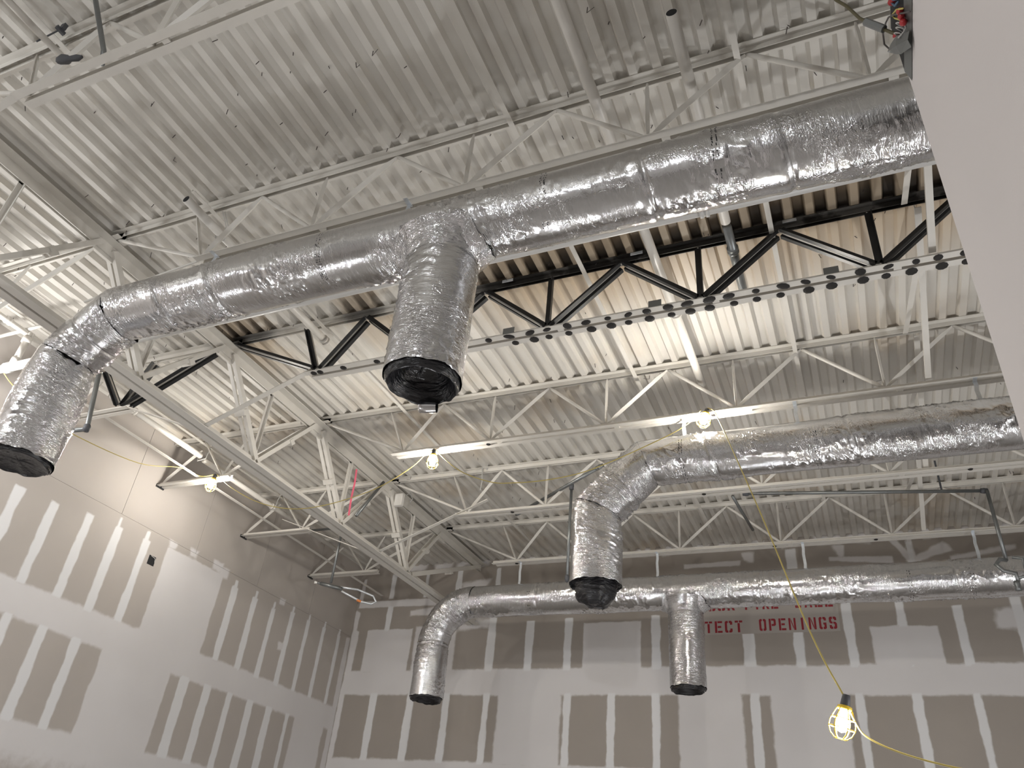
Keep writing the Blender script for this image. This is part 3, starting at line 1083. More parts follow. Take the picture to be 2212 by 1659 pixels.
rail('bridging_angle', -4.26, 2.75, 9.9, 4.318, 'long bridging angle under the joist tops, first right of the girder')
rail('bridging_angle', -1.67, 1.0, 9.9, 4.318, 'long bridging angle under the joist tops, through the middle of the ceiling')
rail('bridging_angle', -.185, .8, 6.85, 4.318, 'bridging angle under the joist tops, cut off just right of the middle duct lamp')
rail('bridging_angle', -.19, 7.65, 9.33, 4.318, 'short bridging angle between the last two joists, middle of the far ceiling')
rail('bridging_angle', -4.2, -.5, 1.68, 4.318, 'short bridging angle at the top left corner, by the white conduit', .04)
rail('bridging_angle', -7.02, 3.9, 10.4, 3.832, 'bright bridging angle along the left wall above the joist bottoms', .05)
rail('bridging_angle', -7.15, 1.0, 9.6, 4.318, 'upper bridging angle along the left wall close under the deck', .04)
ylist = [y for _, y in JY]
names = ['the first two joists', 'the tee duct joist and the scorched joist', 'the scorched joist and the lamp joist', 'the lamp joist and the next', 'the last two joists']
for i in range(5):
    y0, y1 = ylist[i] + .03, ylist[i + 1] - .03
    b = MB()
    b.angle(W(.785, y0, 4.33), W(.785, y1, 3.84), XV, ZV, .045, .005, .03)
    single('cross_brace', b, 'paint', 'cross brace falling away between ' + names[i], 'brace', W(.785, y0, 4.3))
    b = MB()
    b.angle(W(.74, y0, 3.84), W(.74, y1, 4.33), -XV, ZV, .04, .005, .03)
    single('cross_brace', b, 'paint', 'cross brace rising away between ' + names[i], 'brace', W(.74, y0, 3.84))

# ------------------------------------------------------------------ foil ducts


def foil_disp(s, th, r, amp, seed):
    a = th * r
    big = noise.noise(Vector((s * 2.2 + seed, math.cos(th) * 1.3, math.sin(th) * 1.3)))
    c = math.cos(th) * r * 9
    d = math.sin(th) * r * 9
    w = .35 * noise.noise(Vector((s * 6 + seed, c * 1.2, d * 1.2)))
    n = noise.noise(Vector((s * 20 + w * 4 + seed, c * .9, d * .9)))
    rid = max(0, 1 - abs(n) * 3.0) ** 2
    n2 = noise.noise(Vector((s * 11 - w * 5 - seed, c * 2.2 + 7, d * 2.2)))
    rid2 = max(0, 1 - abs(n2) * 4.5) ** 2
    gate = max(0, min(1.3, .42 + 2.4 * noise.noise(Vector((s * 2.3 - seed, c * .5, d * .5)))))
    n3 = noise.noise(Vector((s * 48 + seed, c * 3, d * 3)))
    return amp * (.6 * big + .95 * rid * gate + .85 * rid2 * (.15 + gate) + .12 * n3 * (.4 + gate))


def sweep(path, r0, seed, amp=.008, seg=72, creases=(), s0=0.0, rfun=None, loose=.0, ragged=False):
    """foil tube along path = list of points; returns MB with wrap coordinates"""
    b = MB()
    pts = [Vector(p) for p in path]
    n = len(pts)
    d0 = (pts[1] - pts[0]).normalized()
    a = d0.cross(YV).normalized()
    rows, s = [], s0
    for i, p in enumerate(pts):
        if i:
            s += (p - pts[i - 1]).length
        d = (pts[min(i + 1, n - 1)] - pts[max(i - 1, 0)]).normalized()
        a = (a - d * a.dot(d)).normalized()
        bb = d.cross(a)
        row = []
        dip = 0
        for cs in creases:
            dip -= .011 * math.exp(-((s - cs) / .012) ** 2)
            dip += .004 * math.exp(-((s - cs - .05) / .03) ** 2)
        rr0 = r0 if rfun is None else rfun(s)
        for k in range(seg):
            th = 2 * PI * k / seg
            rr = rr0 + foil_disp(s, th, r0, amp, seed) + dip * (.6 + .6 * noise.noise(Vector((math.cos(th) * 2, math.sin(th) * 2, s + seed))))
            row.append(p + (a * math.cos(th) + bb * math.sin(th)) * rr)
            b.vec.append((s + seed, (th if th < PI else 2 * PI - th) * r0, loose))
            if ragged and i == n - 1:
                row[-1] = row[-1] + d * (.014 * noise.noise(Vector((math.cos(th) * 3, math.sin(th) * 3, seed))) + .008 * noise.noise(Vector((math.cos(th) * 9, math.sin(th) * 9, seed))))
        rows.append(row)
    b.grid(rows, True)
    return b


def line(p, q, step=.011):
    p, q = Vector(p), Vector(q)
    n = max(2, int((q - p).length / step))
    return [p + (q - p) * (i / n) for i in range(n + 1)]


def mitre(A, Bp, nA, nB, r0, seed, amp, s0=0.0, step=.011, seg=80, creases=(), rfun=None, loose=.0, ragged=False):
    """foil tube from A to B whose end rings lie in the planes with normals nA and nB (mitred joints)"""
    A, Bp, nA, nB = Vector(A), Vector(Bp), Vector(nA), Vector(nB)
    d = (Bp - A).normalized()
    L = (Bp - A).length
    a = d.cross(YV).normalized()
    c = d.cross(a)
    n = max(3, int(L / step))
    b = MB()
    rows = []
    for i in range(n + 1):
        t = i / n
        row = []
        for k in range(seg):
            th = 2 * PI * k / seg
            s_ = s0 + L * t
            dip = 0
            for cs in creases:
                dip += -.011 * math.exp(-((s_ - cs) / .012) ** 2) + .004 * math.exp(-((s_ - cs - .05) / .03) ** 2)
            edge = math.exp(-(min(t, 1 - t) * L / .02) ** 2) if min(abs(nA.dot(d)), abs(nB.dot(d))) < .999 else 0
            rr = (r0 if rfun is None else rfun(s_)) + foil_disp(s_, th, r0, amp, seed) + dip - .006 * edge * (1 if (t < .5 and abs(nA.dot(d)) < .999) or (t >= .5 and abs(nB.dot(d)) < .999) else 0)
            off = (a * math.cos(th) + c * math.sin(th)) * rr
            sa = -off.dot(nA) / d.dot(nA)
            sb = -off.dot(nB) / d.dot(nB)
            p0, p1 = A + off + d * sa, Bp + off + d * sb
            row.append(p0.lerp(p1, t))
            if ragged and i == n:
                row[-1] = row[-1] + d * (.014 * noise.noise(Vector((math.cos(th) * 3, math.sin(th) * 3, seed))) + .008 * noise.noise(Vector((math.cos(th) * 9, math.sin(th) * 9, seed))))
            b.vec.append((s_ + seed, (th if th < PI else 2 * PI - th) * r0, loose))
        rows.append(row)
    b.grid(rows, True)
    return b


def arc_xz(cx, y, cz, rad, a0, a1, n):
    return [W(cx + rad * math.cos(a0 + (a1 - a0) * i / n), y, cz + rad * math.sin(a0 + (a1 - a0) * i / n)) for i in range(n + 1)]


def plastic_end(c, r, parent, mode, seed, ax=Vector((0, 0, -1))):
    """black plastic film closing a drop: c = centre of the foil rim; outer ring + sunken or bulging film"""
    b = MB()
    ax = ax.normalized()
    u = YV.cross(ax).normalized()
    v = ax.cross(u)
    if mode == 'bulge':
        prof = [(.90, -.02), (.88, .02), (.90, .05), (.86, .07), (.87, .085), (.80, .115), (.66, .15), (.42, .175), (.15, .18), (0, .18)]
    elif mode == 'hang':
        prof = [(.93, -.03), (.95, .0), (.93, .022), (.88, .03), (.80, .02), (.55, .01), (.25, .0), (0, .0)]
    else:
        prof = [(.955, -.03), (.965, .01), (.93, .03), (.88, .045), (.80, .02), (.70, -.01), (.62, -.06), (.45, -.10), (.2, -.12), (0, -.12)]
    # densify
    fine = []
    for i in range(len(prof) - 1):
        for t in range(3):
            fine.append((prof[i][0] + (prof[i + 1][0] - prof[i][0]) * t / 3, prof[i][1] + (prof[i + 1][1] - prof[i][1]) * t / 3))
    fine.append(prof[-1])
    rows = []
    for pr, h in fine:
        row = []
        for k in range(56):
            th = 2 * PI * k / 56
            nn = noise.noise(Vector((math.cos(th) * 1.6 + seed, math.sin(th) * 1.6, h * 14)))
            n2 = noise.noise(Vector((math.cos(th) * 4, math.sin(th) * 4 + seed, h * 40)))
            q = pr * r * (1 + .05 * nn + .02 * n2)
            row.append(c + (u * math.cos(th) + v * math.sin(th)) * q + ax * (h + .018 * nn * min(1, pr * 1.5) + .008 * n2))
        rows.append(row)
    b.grid(rows, True)
    return part('plastic_cover', b, 'plastic', parent, 'black plastic film closing the open end', True)


def strap(x, y, ztop, zbot, parent, lean=0.0):
    b = MB()
    w = .032
    n = 5
    for i in range(n):
        z0 = ztop + (zbot - ztop) * i / n
        z1 = ztop + (zbot - ztop) * (i + 1) / n
        y0, y1 = y + lean * i / n, y + lean * (i + 1) / n
        b.bar(W(x + .004 * math.sin(i * 2.1), y0, z0), W(x + .004 * math.sin(i * 2.1 + 2.1), y1, z1), XV, YV, w, .0025)
    b.box(W(x - w / 2, y - .06, ztop - .002), W(x + w / 2, y + .02, ztop + .001))
    return part('hanger_strap', b, 'galv', parent, 'galvanized hanger strap')


def marks(parent, x, y, z, r, a0, a1, n, two=True):
    """row of short printed dashes running round the foil at x (angles from straight down, towards the camera)"""
    b = MB()
    for i in range(n):
        if random.random() < .18:
            continue
        for dx in ((-.012, .012) if two else (0,)):
            a = math.radians(a0 + (a1 - a0) * (i + random.uniform(-.15, .15)) / n)
            L = random.uniform(.006, .016) / r
            wdt = random.uniform(.003, .007)
            rr = r + .0075
            xx = x + dx + random.uniform(-.003, .003)
            pts = []
            for t in (a - L / 2, a + L / 2):
                pts.append((y - rr * math.sin(t), z - rr * math.cos(t)))
            (ya, za), (yb_, zb_) = pts
            b.add([W(xx - wdt / 2, ya, za), W(xx + wdt / 2, ya, za), W(xx + wdt / 2, yb_, zb_), W(xx - wdt / 2, yb_, zb_)], [(0, 1, 2, 3)])
    return part('printed_marks', b, 'ink', parent, 'broken row of dark printed dashes', kind='stuff')


def duct(label, y, z, r, xr, x_el, x_drop, z_end, seed, tee=None, straps=(), lean=0.0, end='hang', rdrop=None, creases=(), rgrow=None, mitred=False):
    root = thing('foil_duct', label, 'duct', W((xr + x_el) / 2, y, z - r), 'foil wrapped ducts')
    rad = x_el - x_drop
    rd = rdrop or r
    if mitred:
        # run, one 45 degree piece, drop, all joined at mitres
        p1, p2 = W(x_el, y, z), W(x_drop, y, z - rad * .92)
        dm = (p2 - p1).normalized()
        n1, n2 = (-XV + dm).normalized(), (dm - ZV).normalized()
        part('straight_run', mitre(W(xr, y, z), p1, -XV, n1, r, seed, .0085, 0, .011, 80, creases, rgrow), 'foil', root, None, True)
        Lm = (p2 - p1).length
        part('elbow', mitre(p1, p2, n1, n2, r * 1.0, seed + 5, .017, 0, .008, 80, (Lm * .5,), loose=.13), 'foil', root, None, True)
        part('drop', mitre(p2, W(x_drop, y, z_end), n2, -ZV, rd, seed + 9, .0095, 0, .009, 76, (), lambda s: r + (rd - r) * min(1, s / .25), .09, True), 'foil', root, None, True)
    else:
        b = sweep(line(W(xr, y, z), W(x_el, y, z)), r, seed, .0085, 80, creases, rfun=rgrow)
        part('straight_run', b, 'foil', root, None, True)
        arc = arc_xz(x_el, y, z - rad, rad, PI / 2, PI, 60)
        L = rad * PI / 2
        b = sweep(arc, r * 1.01, seed + 5, .014, 80, (L * .02, L * .25, L * .5, L * .75, L * .97), loose=.13)
        part('elbow', b, 'foil', root, None, True)
        b = sweep(line(W(x_drop, y, z - rad), W(x_drop, y, z_end), .010), rd, seed + 9, .009, 72, (.03,), rfun=lambda s: r * 1.0 + (rd - r) * min(1, s / .25), loose=.09, ragged=True)
        part('drop', b, 'foil', root, None, True)
    plastic_end(W(x_drop, y, z_end), rd * (.88 if end == 'bulge' else 1), root, end, seed)
    if tee:
        xt, zt, rt, mode = tee
        b = sweep(line(W(xt, y, z - r * .55), W(xt, y, zt), .010), rt, seed + 13, .008, 72, (r * .55 + .05,), rfun=lambda s: rt * (1 + .32 * max(0, 1 - s / (r * .9)) ** 2), loose=.08, ragged=True)
        part('tee_branch', b, 'foil', root, None, True)
        # gathered foil collar where the branch meets the run
        b = MB()
        rows = []
        for i in range(12):
            t = i / 11
            row = []
            for k in range(80):
                th = 2 * PI * k / 80
                q = rt * (1.42 - .40 * t)
                px, py = q * math.cos(th), q * math.sin(th)
                hz = math.sqrt(max((r + .004) ** 2 - min(abs(py), r * .995) ** 2, 0))
                zz = z - hz * (1 - t * .15) - t ** 1.5 * .075 - .012
                py = max(-r * 1.05, min(r * 1.05, py))
                nn = noise.noise(Vector((math.cos(th) * 5 + seed, math.sin(th) * 5, t * 1.5)))
                n9 = noise.noise(Vector((math.cos(th) * 14 + seed, math.sin(th) * 14, t * 2.5)))
                row.append(W(xt + px * (1 + .04 * nn + .03 * n9), y + py * (1 + .04 * nn + .03 * n9), zz + .016 * nn + .012 * n9))
                b.vec.append((th * rt, t * .2 + seed, .18))
            rows.append(row)
        b.grid(rows, True)
        part('collar', b, 'foil', root, 'crumpled foil collar of the branch', True)
        plastic_end(W(xt, y, zt), rt, root, mode, seed + 3)
    for x in straps:
        strap(x, y + lean, 3.78, z + r - .004, root, -lean)
    return root


d1 = duct('largest foil duct near the camera, with a left elbow drop and middle tee drop', 2.93, 3.345, .203, 1.9, -4.72, -5.09, 2.165, 3.0,
          tee=(-1.975, 2.262, .216, 'open'), straps=(-2.36, -4.02), lean=.05, end='hang', rdrop=.225,
          creases=(1.02, 1.9, 2.62, 5.62, 6.1), rgrow=lambda s: .203 + .012 * max(0, 1 - s / 3.2), mitred=True)
b = MB()
b.lathe(W(-2.02, 3.10, 2.205), [(.006, -.05), (.012, -.052), (.02, -.05), (.028, -.05), (.036, -.045), (.038, 0), (.034, .05)], 20, XV + YV * .3, ZV)
part('foil_curl', b, 'foil', d1, 'loose curl of foil under the tee opening', True)
marks(d1, -2.80, 2.93, 3.345, .203, 15, 118, 22)
marks(d1, -1.28, 2.93, 3.345, .205, 70, 118, 9)
marks(d1, -.33, 2.93, 3.345, .207, 10, 120, 20)
marks(d1, -1.30, 2.93, 3.345, .205, 15, 32, 3)
d2 = duct('middle foil duct with one elbow drop ending in a bulging black plastic cap', 6.13, 3.365, .208, 3.2, -1.56, -2.02, 2.25, 21.0,
          straps=(-1.22, -.25, 1.13), end='bulge', rdrop=.222, creases=(1.55, 3.05, 4.2), mitred=True)
marks(d2, -1.22, 6.13, 3.365, .208, -10, 120, 18)
marks(d2, -.12, 6.13, 3.365, .208, -10, 100, 12)
marks(d2, 1.35, 6.13, 3.365, .208, 20, 130, 16)
d3 = duct('farthest foil duct, before the back wall with its tee drop beside the red lettering', 9.27, 3.262, .205, 3.2, -4.75, -5.31, 2.03, 47.0,
          tee=(-1.915, 2.14, .206, 'open'), straps=(-4.13, -2.25, -.5, 1.28), end='open', rdrop=.218, creases=(1.4, 2.2, 3.3, 4.2, 6.2, 7.0))
marks(d3, .55, 9.27, 3.262, .205, -10, 110, 14)
marks(d3, 1.15, 9.27, 3.262, .205, -10, 110, 14)
marks(d3, -2.95, 9.27, 3.262, .205, -10, 110, 14)
marks(d3, -3.9, 9.27, 3.262, .205, -10, 110, 12)

# ------------------------------------------------------------------ painted pipes


def pipe(name, label, pts, r, mt='pipe', couplings=(), cat='pipe', seg=16, open_end=None):
    root = thing(name, label, cat, Vector(pts[0]))
    b = MB()
    b.tube(pts, r, seg)
    part('pipe_run', b, mt, root, None, True)
    for c, d in couplings:
        b = MB()
        d = Vector(d).normalized()
        c = Vector(c)
        b.lathe(c, [(r * .9, -.03), (r * 1.28, -.028), (r * 1.28, -.008), (r * 1.12, -.006), (r * 1.12, .006), (r * 1.28, .008), (r * 1.28, .028), (r * .9, .03)], 16, d, XV if abs(d.x) < .5 else ZV)
        part('coupling', b, mt, root, None, True)
    if open_end:  # pipe end is solid; a black disc paints the shade of its hollow
        c, d = open_end
        b = MB()
        d = Vector(d).normalized()
        b.lathe(Vector(c) + d * .0015, [(0, 0), (r * .86, 0), (r * .86, -.002)], 16, d, XV)
        part('bore_shade', b, 'hollow_shade', root, 'black disc painting the shade inside the open end')
    return root


pipe('sprinkler_pipe', 'painted pipe crossing under the deck behind the tee, ending above the lit lamp', [W(-1.055, .8, 4.215), W(-1.055, 6.25, 4.215)], .037, couplings=((W(-1.055, 5.13, 4.215), YV),))
pipe('sprinkler_pipe', 'painted pipe with an open upper end right of centre near the top edge', [W(-.475, 2.5, 4.21), W(-.475, 4.2, 4.21)], .036, open_end=(W(-.475, 2.5, 4.21), -YV))
p2 = pipe('sprinkler_pipe', 'sooty grey pipe stub hanging before the scorched joist right of centre', [W(-.475, 4.24, 4.205), W(-.475, 5.0, 4.20)], .034, 'steelpipe', couplings=((W(-.475, 4.5, 4.205), YV),))
pipe('sprinkler_pipe', 'painted pipe with an open upper end left of the large tee, on the second joist', [W(-4.25, 2.72, 4.2), W(-4.25, 4.62, 4.2)], .034, couplings=((W(-4.25, 4.58, 4.2), YV),), open_end=(W(-4.25, 2.72, 4.2), -YV))
b = MB()
for dz in (0, .03):
    b.tube([W(-4.22, 3.02 + dz, 4.38), W(-4.20, 3.10 + dz, 4.25), W(-4.22, 3.11 + dz, 4.15), W(-4.27, 3.10 + dz, 4.15), W(-4.29, 3.09 + dz, 4.22)], .004, 6)
single('pipe_hanger', b, 'wirew', 'bent wire hanger around the open pipe left of the tee', 'hanger')
pm = pipe('main_pipe', 'long grey painted main pipe running just behind the largest foil duct', [W(-7.6, 3.5, 3.655), W(2.6, 3.5, 3.655)], .041, 'greypipe', couplings=((W(-6.9, 3.5, 3.655), XV), (W(-.52, 3.5, 3.655), XV)))
b = MB()
b.tube([W(-6.84, 3.5, 3.68), W(-6.84, 3.5, 3.98)], .030, 14)
b.lathe(W(-6.84, 3.5, 3.72), [(.03, -.03), (.042, -.028), (.042, .028), (.03, .03)], 14)
b.lathe(W(-6.84, 3.5, 3.96), [(.03, -.03), (.042, -.028), (.042, .028), (.03, .03)], 14)
part('riser', b, 'pipe', pm, None, True)
pipe('branch_pipe', 'white branch pipe over the riser at the left edge, along the girder', [W(-6.84, 2.2, 4.02), W(-6.84, 4.3, 4.02)], .028, couplings=((W(-6.84, 3.27, 4.02), YV), (W(-6.84, 3.5, 4.02), YV)))
pipe('branch_pipe', 'thin white pipe crossing sideways over the riser at the left edge', [W(-7.62, 3.46, 4.06), W(-6.62, 3.46, 4.06)], .018)
pipe('sprinkler_pipe', 'white pipe with a coupling along the left wall above the lit lamp', [W(-7.05, 4.65, 4.1), W(-7.05, 6.06, 4.1)], .034, couplings=((W(-7.05, 4.98, 4.1), YV),), open_end=(W(-7.05, 6.06, 4.1), YV))
pipe('sprinkler_pipe', 'white pipe along the left wall running on into the back corner', [W(-7.09, 6.16, 4.1), W(-7.09, 9.1, 4.1)], .032, couplings=((W(-7.09, 7.52, 4.1), YV), (W(-7.09, 9.08, 4.1), YV)))
b = MB()
b.tube([W(-7.0, 6.12, 4.36), W(-7.02, 6.13, 4.2), W(-7.0, 6.1, 4.08), W(-7.1, 6.08, 4.05), W(-7.13, 6.1, 4.16)], .006, 6)
single('pipe_hanger', b, 'wirew', 'pale bent hanger hook holding the wall pipe at the lamp joist', 'hanger')
b = MB()
b.tube([W(-7.06, 7.60, 4.36), W(-7.07, 7.56, 4.2), W(-7.05, 7.54, 4.07), W(-7.12, 7.52, 4.05)], .006, 6)
single('pipe_hanger', b, 'wirew', 'pale bent hanger hook holding the wall pipe farther back', 'hanger')
pipe('conduit', 'white conduit in the top left corner, passing over the first joist', [W(-4.15, -.4, 4.2), W(-4.15, 1.50, 4.2)], .022)

# bare grey sprinkler drops


def head(parent, at, loop):
    """sprinkler drop fitting with a looped flexible hose"""
    at = Vector(at)
    b = MB()
    b.lathe(at, [(0, -.05), (.012, -.05), (.014, -.02), (.022, -.015), (.022, .015), (.014, .02), (.014, .05)], 12)
    part('sprinkler_head', b, 'white', parent, 'small pale sprinkler head', True)
    if loop:
        b = MB()
        b.tube(loop, .013, 10)
        part('flexible_hose', b, 'steelpipe', parent, None, True)


p = pipe('sprinkler_drop', 'grey pipe drop with a looped hose and orange tag near the back left corner', [W(-7.08, 8.35, 4.1), W(-6.56, 8.35, 4.1), W(-6.5, 8.35, 4.05), W(-6.5, 8.36, 3.30)], .017, 'steelpipe', seg=12)
b = MB()
b.tube([W(-6.62, 8.30, 3.28), W(-6.36, 8.44, 3.24)], .026, 12)
b.tube([W(-6.66, 8.28, 3.285), W(-6.62, 8.30, 3.28)], .016, 10)
part('fitting', b, 'steelpipe', p, None, True)
b = MB()
b.tube([W(-6.695, 8.262, 3.287), W(-6.645, 8.288, 3.283)], [.018, .012], 10)
part('sprinkler_head', b, 'white', p, 'small white sprinkler head', True)
b = MB()
b.tube([W(-6.38, 8.43, 3.26), W(-6.2, 8.58, 3.27), W(-6.03, 8.72, 3.22), W(-5.99, 8.75, 3.15), W(-6.04, 8.72, 3.11), W(-6.15, 8.63, 3.12), W(-6.36, 8.44, 3.21)], .014, 10)
part('flexible_hose', b, 'galv', p, None, True)
b = MB()
b.lathe(W(-6.17, 8.61, 3.125), [(.0155, -.03), (.0165, -.029), (.0165, .029), (.0155, .03)], 10, Vector((-.75, -.6, .2)), ZV)
part('tag', b, 'orange', p, 'orange paper tag')
p = pipe('sprinkler_drop', 'grey pipe drop beside the middle duct elbow, ending in a black tip', [W(-2.83, 7.60, 3.98), W(-2.83, 7.60, 2.90)], .017, 'steelpipe', seg=12)
b = MB()
b.lathe(W(-2.83, 7.60, 2.88), [(0, -.035), (.012, -.035), (.024, -.01), (.024, .035), (.017, .04)], 12)
part('cap', b, 'rubber', p, 'black end cap', True)
b = MB()
b.lathe(W(-2.83, 7.60, 3.99), [(0, -.05), (.026, -.048), (.028, .0), (.026, .03), (0, .032)], 12)
part('tee_fitting', b, 'rubber', p, None, True)
pipe('sprinkler_pipe', 'dark grey slanting pipe in front of the far deck, left of the middle duct elbow', [W(-3.79, 8.24, 4.0), W(-2.34, 7.22, 4.0)], .021, 'steelpipe', seg=12, couplings=((W(-3.74, 8.20, 4.0), Vector((.82, -.57, 0))), (W(-2.40, 7.26, 4.0), Vector((.82, -.57, 0)))))
pipe('sprinkler_pipe', 'dark grey slanting pipe below the middle duct, reaching toward the last joist', [W(-1.13, 8.28, 4.0), W(-1.05, 9.24, 3.99)], .018, 'steelpipe', seg=12)
p = pipe('sprinkler_pipe', 'long bare grey pipe running sideways below the right end of the middle duct', [W(-.98, 8.24, 4.0), W(1.42, 8.68, 3.99)], .019, 'steelpipe', seg=12)
for q in (W(-.98, 8.24, 4.0), W(1.40, 8.676, 3.99)):
    b = MB()
    b.lathe(q, [(0, -.035), (.026, -.033), (.030, 0), (.026, .033), (0, .035)], 12, Vector((.98, .18, 0)), ZV)
    part('fitting', b, 'rubber', p, 'black pipe fitting', True)
b = MB()
b.bar(W(1.0, 8.6, 4.36), W(1.0, 8.6, 4.0), XV, YV, .02, .004)
part('hanger', b, 'rubber', p)
p = pipe('sprinkler_drop', 'grey pipe drop at the right edge with a flexible hose before the last duct', [W(1.42, 8.64, 3.97), W(1.42, 8.63, 3.20)], .019, 'steelpipe', seg=12)
b = MB()
b.tube([W(1.42, 8.62, 3.2), W(1.36, 8.58, 3.20), W(1.31, 8.56, 3.14), W(1.36, 8.55, 3.07), W(1.46, 8.56, 3.04), W(1.46, 8.56, 2.96)], .02, 10)
part('flexible_hose', b, 'steelpipe', p, None, True)
b = MB()
b.tube([W(1.47, 8.6, 3.22), W(1.56, 8.6, 3.20), W(1.55, 8.58, 3.02), W(1.46, 8.56, 2.99)], .016, 10)
b.lathe(W(1.445, 8.56, 2.90), [(0, -.03), (.03, -.028), (.02, 0), (.028, .03), (.028, .06), (0, .062)], 12)
part('sprinkler_head', b, 'steelpipe', p, None, True)
p = pipe('sprinkler_drop', 'grey pipe drop with a bent fitting behind the large left elbow', [W(-6.4, 4.02, 3.85), W(-6.4, 4.13, 3.34), W(-6.4, 4.14, 3.29), W(-6.5, 4.1, 3.27), W(-6.62, 4.05, 3.26)], .023, 'steelpipe', seg=12)
b = MB()
b.lathe(W(-6.4, 4.135, 3.30), [(0, -.04), (.03, -.035), (.032, .02), (.025, .035)], 12)
part('elbow_fitting', b, 'rubber', p, 'black elbow fitting', True)
# by the first joist, top left
p = pipe('conduit', 'bare grey conduit dropping onto the first joist in the top left corner', [W(-3.765, 1.31, 4.38), W(-3.665, 1.47, 4.0), W(-3.64, 1.49, 3.88)], .016, 'steelpipe', seg=12)
b = MB()
b.tube([W(-3.69, 1.40, 3.85), W(-3.73, 1.40, 3.86), W(-3.78, 1.39, 3.86), W(-3.81, 1.39, 3.87), W(-3.84, 1.385, 3.88), W(-3.87, 1.38, 3.87), W(-3.88, 1.38, 3.86)], [.010, .020, .016, .028, .030, .022, .008], 12)
single('coupling_fitting', b, 'rubber', 'black crumpled fitting lying on the first joist, top left', 'fitting', None, True)
b = MB()
b.box(W(-4.12, 1.37, 4.32), W(-4.085, 1.395, 4.37))
b.box(W(-4.12, 1.35, 4.30), W(-4.10, 1.41, 4.325))
b.tube([W(-4.1, 1.38, 4.33), W(-4.2, 1.34, 4.18)], .006, 6)
single('beam_clamp', b, 'rubber', 'black beam clamp with a short rod on the first joist, top left', 'clamp')

# ------------------------------------------------------------------ wireway on the partition
r = thing('wireway', 'open grey wireway full of loose wires on top of the white partition', 'box', W(PX, PY, 2.52))
b = MB()
b.box(W(PX + .01, YF + 3.6, 2.521), W(PX + .125, PY - .002, 2.527))
b.box(W(PX + .120, YF + 3.6, 2.527), W(PX + .125, PY - .002, 2.80))
b.box(W(PX - .009, YF + 3.6, 2.80), W(PX + .125, PY - .002, 2.806))
part('trough', b, 'box', r)
b = MB()
b.box(W(PX - .008, YF + 3.6, 2.528), W(PX + .119, PY - .006, 2.799))  # solid black block painting the shade inside the trough
part('interior_shade', b, 'hollow_shade', r)
b = MB()
b.prism([W(PX - .014, .4, 2.51), W(PX - .002, .4, 2.44), W(PX - .001, .4, 2.52)], [W(PX - .014, PY - .03, 2.51), W(PX - .002, PY - .035, 2.44), W(PX - .001, PY - .02, 2.52)])
part('cover_lip', b, 'box', r, 'grey folded lip')
b = MB()
pts = [(.0, 1.86, 2.60), (-.045, 1.90, 2.57), (-.05, 1.93, 2.55), (-.02, 1.95, 2.54)]
fa = [(.424, 1.76, 2.43), (.402, 1.85, 2.545), (.398, 1.937, 2.629), (.398, 1.98, 2.66)]
fb = [(.424, 1.80, 2.40), (.405, 1.87, 2.47), (.400, 1.93, 2.56), (.399, 1.985, 2.645)]
b.grid([[W(*p) for p in fa], [W(*[(p[k] + q[k]) / 2 - (.008 if k == 0 else 0) for k in range(3)]) for p, q in zip(fa, fb)], [W(*q) for q in fb]])
part('loose_flap', b, 'box', r, 'bent grey flap')


def wires(name, mt, lst, rad):
    for pts in lst:
        b = MB()
        b.tube(pts, rad, 6)
        part(name, b, mt, r, None, True)


def loop(cx, cy, cz, rad, n=14, a0=0, a1=2 * PI, tilt=0):
    return [W(cx + .012 * math.sin(i * .9), cy + rad * math.cos(a0 + (a1 - a0) * i / n), cz + rad * math.sin(a0 + (a1 - a0) * i / n) * (1 - tilt)) for i in range(n + 1)]


wires('yellow_wire', 'wirey', [[W(.41, 1.694, 2.46), W(.405, 1.749, 2.543), W(.402, 1.807, 2.606), W(.405, 1.804, 2.581), W(.41, 1.763, 2.503)]], .0032)
wires('pale_wire', 'wirew', [loop(.412, 1.80, 2.505, .024), loop(.414, 1.83, 2.52, .026), loop(.412, 1.865, 2.545, .024), loop(.413, 1.89, 2.555, .022)], .0026)
wires('dark_wire', 'wiret', [[W(.42, 1.672, 2.401), W(.40, 1.783, 2.57), W(.398, 1.85, 2.66), W(.396, 1.901, 2.707), W(.394, 1.981, 2.766), W(.394, 2.013, 2.741), W(.40, 1.977, 2.652)]], .0032)
wires('blue_wire', 'blue', [[W(.42, 1.85, 2.75), W(.412, 1.819, 2.70), W(.412, 1.784, 2.617), W(.415, 1.742, 2.572)], [W(.42, 1.80, 2.74), W(.41, 1.80, 2.68), W(.415, 1.75, 2.60)]], .004)
for x_, y_, z_ in ((.412, 1.816, 2.690), (.414, 1.790, 2.665), (.412, 1.749, 2.500), (.412, 1.752, 2.470), (.410, 1.740, 2.515), (.412, 1.889, 2.600)):
    b = MB()
    b.lathe(W(x_, y_, z_), [(0, -.018), (.008, -.017), (.013, .012), (.010, .016), (0, .016)], 8, (.2, .5, .8))
    part('wire_nut', b, 'red', r, 'red wire connector', True)
b = MB()
b.tube([W(.20, 1.9, 3.15), W(.26, 1.9, 2.93), W(.29, 1.9, 2.87), W(.32, 1.9, 2.775), W(.35, 1.9, 2.725), W(.375, 1.9, 2.685), W(.40, 1.905, 2.655), W(.412, 1.889, 2.61)], .006, 8)
rc = single('power_cable', b, 'cable', 'dark and yellow cable with an inline connector feeding the wireway', 'cable', None, True)
b = MB()
b.tube([W(.335, 1.9, 2.745), W(.385, 1.9, 2.672)], .014, 8)
part('connector', b, 'box', rc, 'grey inline connector')

